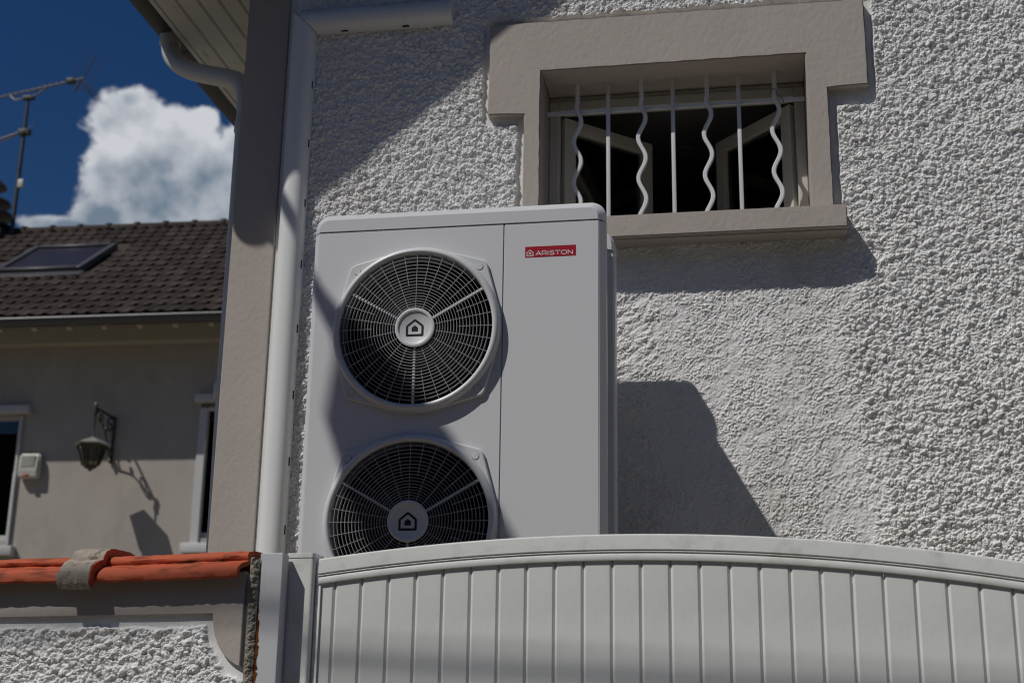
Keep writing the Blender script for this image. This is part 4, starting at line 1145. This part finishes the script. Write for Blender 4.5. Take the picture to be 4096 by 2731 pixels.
bdir = (bd_-bl_).normalized(); side = bdir.cross(Vector((0, 0, 1))).normalized()
for k in range(15):
    p = bl_+(bd_-bl_)*(0.02+0.058*k)+Vector((0, 0, zt)); hl = 0.085+0.002*k
    tube_obj('director', M['antenna'], an, [p-side*hl, p+side*hl], 0.006, 5)
for sgn in (1, -1):
    for k in range(8):
        p = bd_+Vector((0, 0, zt))+bdir*(0.02+0.025*k)+Vector((0, 0, sgn*(0.05+0.042*k)))
        tube_obj('reflector_rod', M['antenna'], an, [p-side*0.27, p+side*0.27], 0.0035, 4)
    tube_obj('reflector_arm', M['mast'], an, [bd_+Vector((0, 0, zt)), bd_+Vector((0, 0, zt))+bdir*0.2+Vector((0, 0, sgn*0.36))], 0.008, 6)
tube_obj('reflector_stay', M['mast'], an, [bd_+Vector((-.02, 0, zt)), bd_+Vector((-.16, 0.04, zt-0.21))], 0.018, 6)
tube_obj('second_boom', M['antenna'], an, [(0.02, -0.04, 1.81), (-0.75, 0.10, 1.66)], 0.02, 8)
box('second_clamp', M['mast'], an, -0.09, 0.11, -0.06, 0.05, 1.75, 1.85, 0.012)
tube_obj('long_dipole', M['antenna'], an, [(-0.85, 0.9, 2.1), (0.0, -0.05, 1.80), (0.50, -0.60, 1.64)], 0.009, 6)
tube_obj('long_dipole', M['antenna'], an, [(-1.1, 0.4, 1.78), (-0.42, -0.05, 1.60), (-0.02, -0.5, 1.44)], 0.007, 6)
box('junction_box', M['alarm'], an, 0.02, 0.12, -0.06, 0.0, 0.80, 0.95, 0.02)

# wall lantern on a scrolled bracket
ln = tag(empty('wall_lantern', npt(-2.283, -0.002, 5.46), NP), 'weathered iron wall lantern hanging from a scrolled bracket', 'lantern')
bz = 0.29
tube_obj('wall_bar', M['iron'], ln, [(0, -0.02, -0.31), (0, -0.02, bz+0.02)], 0.02, 8)
tube_obj('top_arm', M['iron'], ln, [(0, -0.01, bz), (0.0, -0.30, bz-0.005), (0.0, -0.63, bz)], 0.016, 8)
def scroll(c, r0, r1, a0, a1, n=26):
    return [(0.0, c[0]+(r0+(r1-r0)*k/n)*math.cos(R(a0+(a1-a0)*k/n)), c[1]+(r0+(r1-r0)*k/n)*math.sin(R(a0+(a1-a0)*k/n))) for k in range(n+1)]
tube_obj('scroll', M['iron'], ln, scroll((-0.14, 0.16), 0.11, 0.02, 60, 520), 0.011, 6)
tube_obj('scroll', M['iron'], ln, scroll((-0.43, 0.205), 0.075, 0.018, 200, 640), 0.010, 6)
tube_obj('scroll', M['iron'], ln, smooth_path([(0, -0.03, -0.24), (0, -0.10, -0.21), (0, -0.17, -0.10), (0, -0.30, 0.08), (0, -0.46, 0.19), (0, -0.56, 0.27)], 5), 0.011, 6)
tube_obj('scroll', M['iron'], ln, scroll((-0.085, -0.17), 0.062, 0.015, 260, 700), 0.010, 6)
for (y, z, r) in ((-0.61, bz+0.03, 0.032), (-0.50, 0.21, 0.030), (-0.40, 0.15, 0.026), (-0.26, 0.08, 0.030), (-0.08, -0.10, 0.022), (-0.06, -0.28, 0.030)):
    bm = bmesh.new(); bmesh.ops.create_uvsphere(bm, u_segments=10, v_segments=6, radius=r, matrix=Matrix.Translation((0, y, z)) @ Matrix.Diagonal((0.7, 1.0, 1.25, 1)))
    mesh_obj('rosette', bm_mesh(bm, 'rosette', 80), M['brass'], ln)
ly = -0.60
tube_obj('hanger', M['iron'], ln, [(0, ly, bz), (0, ly, bz-0.09), (0, ly, bz-0.12), (0, ly, -0.07), (0, ly, -0.10)], [0.022, 0.030, 0.012, 0.011, 0.028], 8)
bm = bmesh.new(); lathe_z(bm, [(0.228, -0.205), (0.236, -0.192), (0.15, -0.150), (0.05, -0.105), (0.02, -0.095)], 6, R(10), 0, ly); mesh_obj('lantern_roof', bm_mesh(bm, 'lantern_roof', 20), M['lanternroof'], ln)
bm = bmesh.new(); lathe_z(bm, [(0.104, -0.455), (0.070, -0.49), (0.03, -0.505), (0.010, -0.53)], 6, R(10), 0, ly); mesh_obj('lantern_base', bm_mesh(bm, 'lantern_base', 20), M['iron'], ln)
for k in range(6):
    a = R(10+60*k); a2 = R(70+60*k)
    tube_obj('glazing_bar', M['iron'], ln, [(0.190*math.cos(a), ly+0.190*math.sin(a), -0.205), (0.106*math.cos(a), ly+0.106*math.sin(a), -0.456)], 0.010, 6)
    bm = bmesh.new()
    vsq = [bm.verts.new((r*math.cos(b), ly+r*math.sin(b), z)) for r, b, z in ((0.183, a, -0.208), (0.183, a2, -0.208), (0.101, a2, -0.454), (0.101, a, -0.454))]
    bm.faces.new(vsq); bmesh.ops.solidify(bm, geom=list(bm.faces), thickness=0.003)
    mesh_obj('lantern_pane', bm_mesh(bm, 'lantern_pane'), M['lampglass'], ln)

# alarm siren box
al = tag(empty('alarm_box', npt(-3.36, -0.002, 4.96), NP), 'cream alarm siren box with red lens on the beige wall', 'alarm box')
bm = bmesh.new(); prism(bm, [(-0.0, 0.0), (-0.10, 0.0), (-0.125, 0.05), (-0.115, 0.25), (-0.09, 0.325), (-0.0, 0.325)], 'x', -0.14, 0.135)
bmesh.ops.recalc_face_normals(bm, faces=bm.faces); bmesh.ops.bevel(bm, geom=list(bm.edges), offset=0.018, segments=3, affect='EDGES', clamp_overlap=True)
mesh_obj('case', bm_mesh(bm, 'case', 40), M['alarm'], al)
for k in range(8): box('louvre', M['alarm'], al, -0.112, 0.09, -0.130, -0.108, 0.150+0.019*k, 0.160+0.019*k, 0.003, 1)
box('lens', M['alarm_red'], al, -0.055, 0.015, -0.135, -0.10, 0.012, 0.048, 0.008)

# ------------------------------------------------------------------ street furniture overhead, out of the picture (it throws the soft shadows)
stl = tag(empty('street_lamp', (-3.33, 4.25, 1.72)), 'street lamp on a tall pole left of the house, above the picture', 'street lamp')
tube_obj('pole', M['steel'], stl, [(0, 0, 0), (0, 0, 2.5), (0, 0, 4.35)], [0.075, 0.06, 0.05], 14)
tube_obj('arm', M['steel'], stl, smooth_path([(0, 0, 4.30), (0, -0.10, 4.42), (0.0, -0.45, 4.48), (0.02, -1.0, 4.48), (0.03, -1.62, 4.48)], 6), 0.026, 12)
tube_obj('head', M['steel'], stl, [(0.03, -1.56, 4.48), (0.045, -1.62, 4.48), (0.05, -1.68, 4.48), (0.03, -1.80, 4.47), (0.02, -1.95, 4.46), (0.01, -2.10, 4.46), (0.0, -2.22, 4.46), (0.0, -2.28, 4.46)],
         [0.03, 0.045, 0.085, 0.20, 0.24, 0.25, 0.22, 0.12], 20, True, [0.03, 0.035, 0.045, 0.06, 0.07, 0.07, 0.06, 0.03])
for k, (y0, sl_, r) in enumerate(((1.005, -0.088, 0.0065), (0.972, -0.085, 0.0105))):
    pts = []
    for i in range(25):
        x = -16+28*i/24; pts.append((x, y0+sl_*(x+4.03), 6.8+0.002*(x+3.6)**2))
    c_ = tube_obj('overhead_cable', M['cable'], None, pts, r, 8)
    tag(c_, 'black overhead street cable, ' + ('nearer the house' if k == 0 else 'nearer the street'), 'cable', 'overhead cables along the street')

# ------------------------------------------------------------------ unseen house added across the street, behind the viewer, to block low sky light
fh_ = tag(empty('sky_block_house', (0, -6.5, 0.004)), 'unseen long pale house added behind the viewer to block low sky light', 'house')
M['fwall'] = mat('ochre_render', (0.36, 0.32, 0.26), 0.9, 0.1, 1.5)
bm = bmesh.new(); bbox(bm, -20, 20, -8.0, 0.0, 0.0, 6.0)
mesh_obj('wall', bm_mesh(bm, 'wall'), M['fwall'], fh_)
bm = bmesh.new(); prism(bm, [(0.5, 5.85), (-4.0, 9.0), (-8.5, 5.85), (-8.5, 6.05), (-4.0, 9.2), (0.5, 6.05)], 'x', -20.4, 20.4)
bmesh.ops.recalc_face_normals(bm, faces=bm.faces); mesh_obj('roof', bm_mesh(bm, 'roof'), M['tile'], fh_)
bm = bmesh.new(); bbox(bm, -0.5, 0.5, -0.002, 0.06, 0.0, 1.3, 0.01, 1); me_fw = bm_mesh(bm, 'window', 40); me_fw.materials.append(M['nwhite'])
bm = bmesh.new(); bbox(bm, -0.42, 0.42, 0.0605, 0.066, 0.08, 1.22); me_fp = bm_mesh(bm, 'pane'); me_fp.materials.append(M['skylight'])
for z in (1.0, 3.9):
    for k in range(10):
        o = mesh_obj('window', me_fw, None, fh_, (-17.0+3.75*k, 0, z)); mesh_obj('pane', me_fp, None, o)
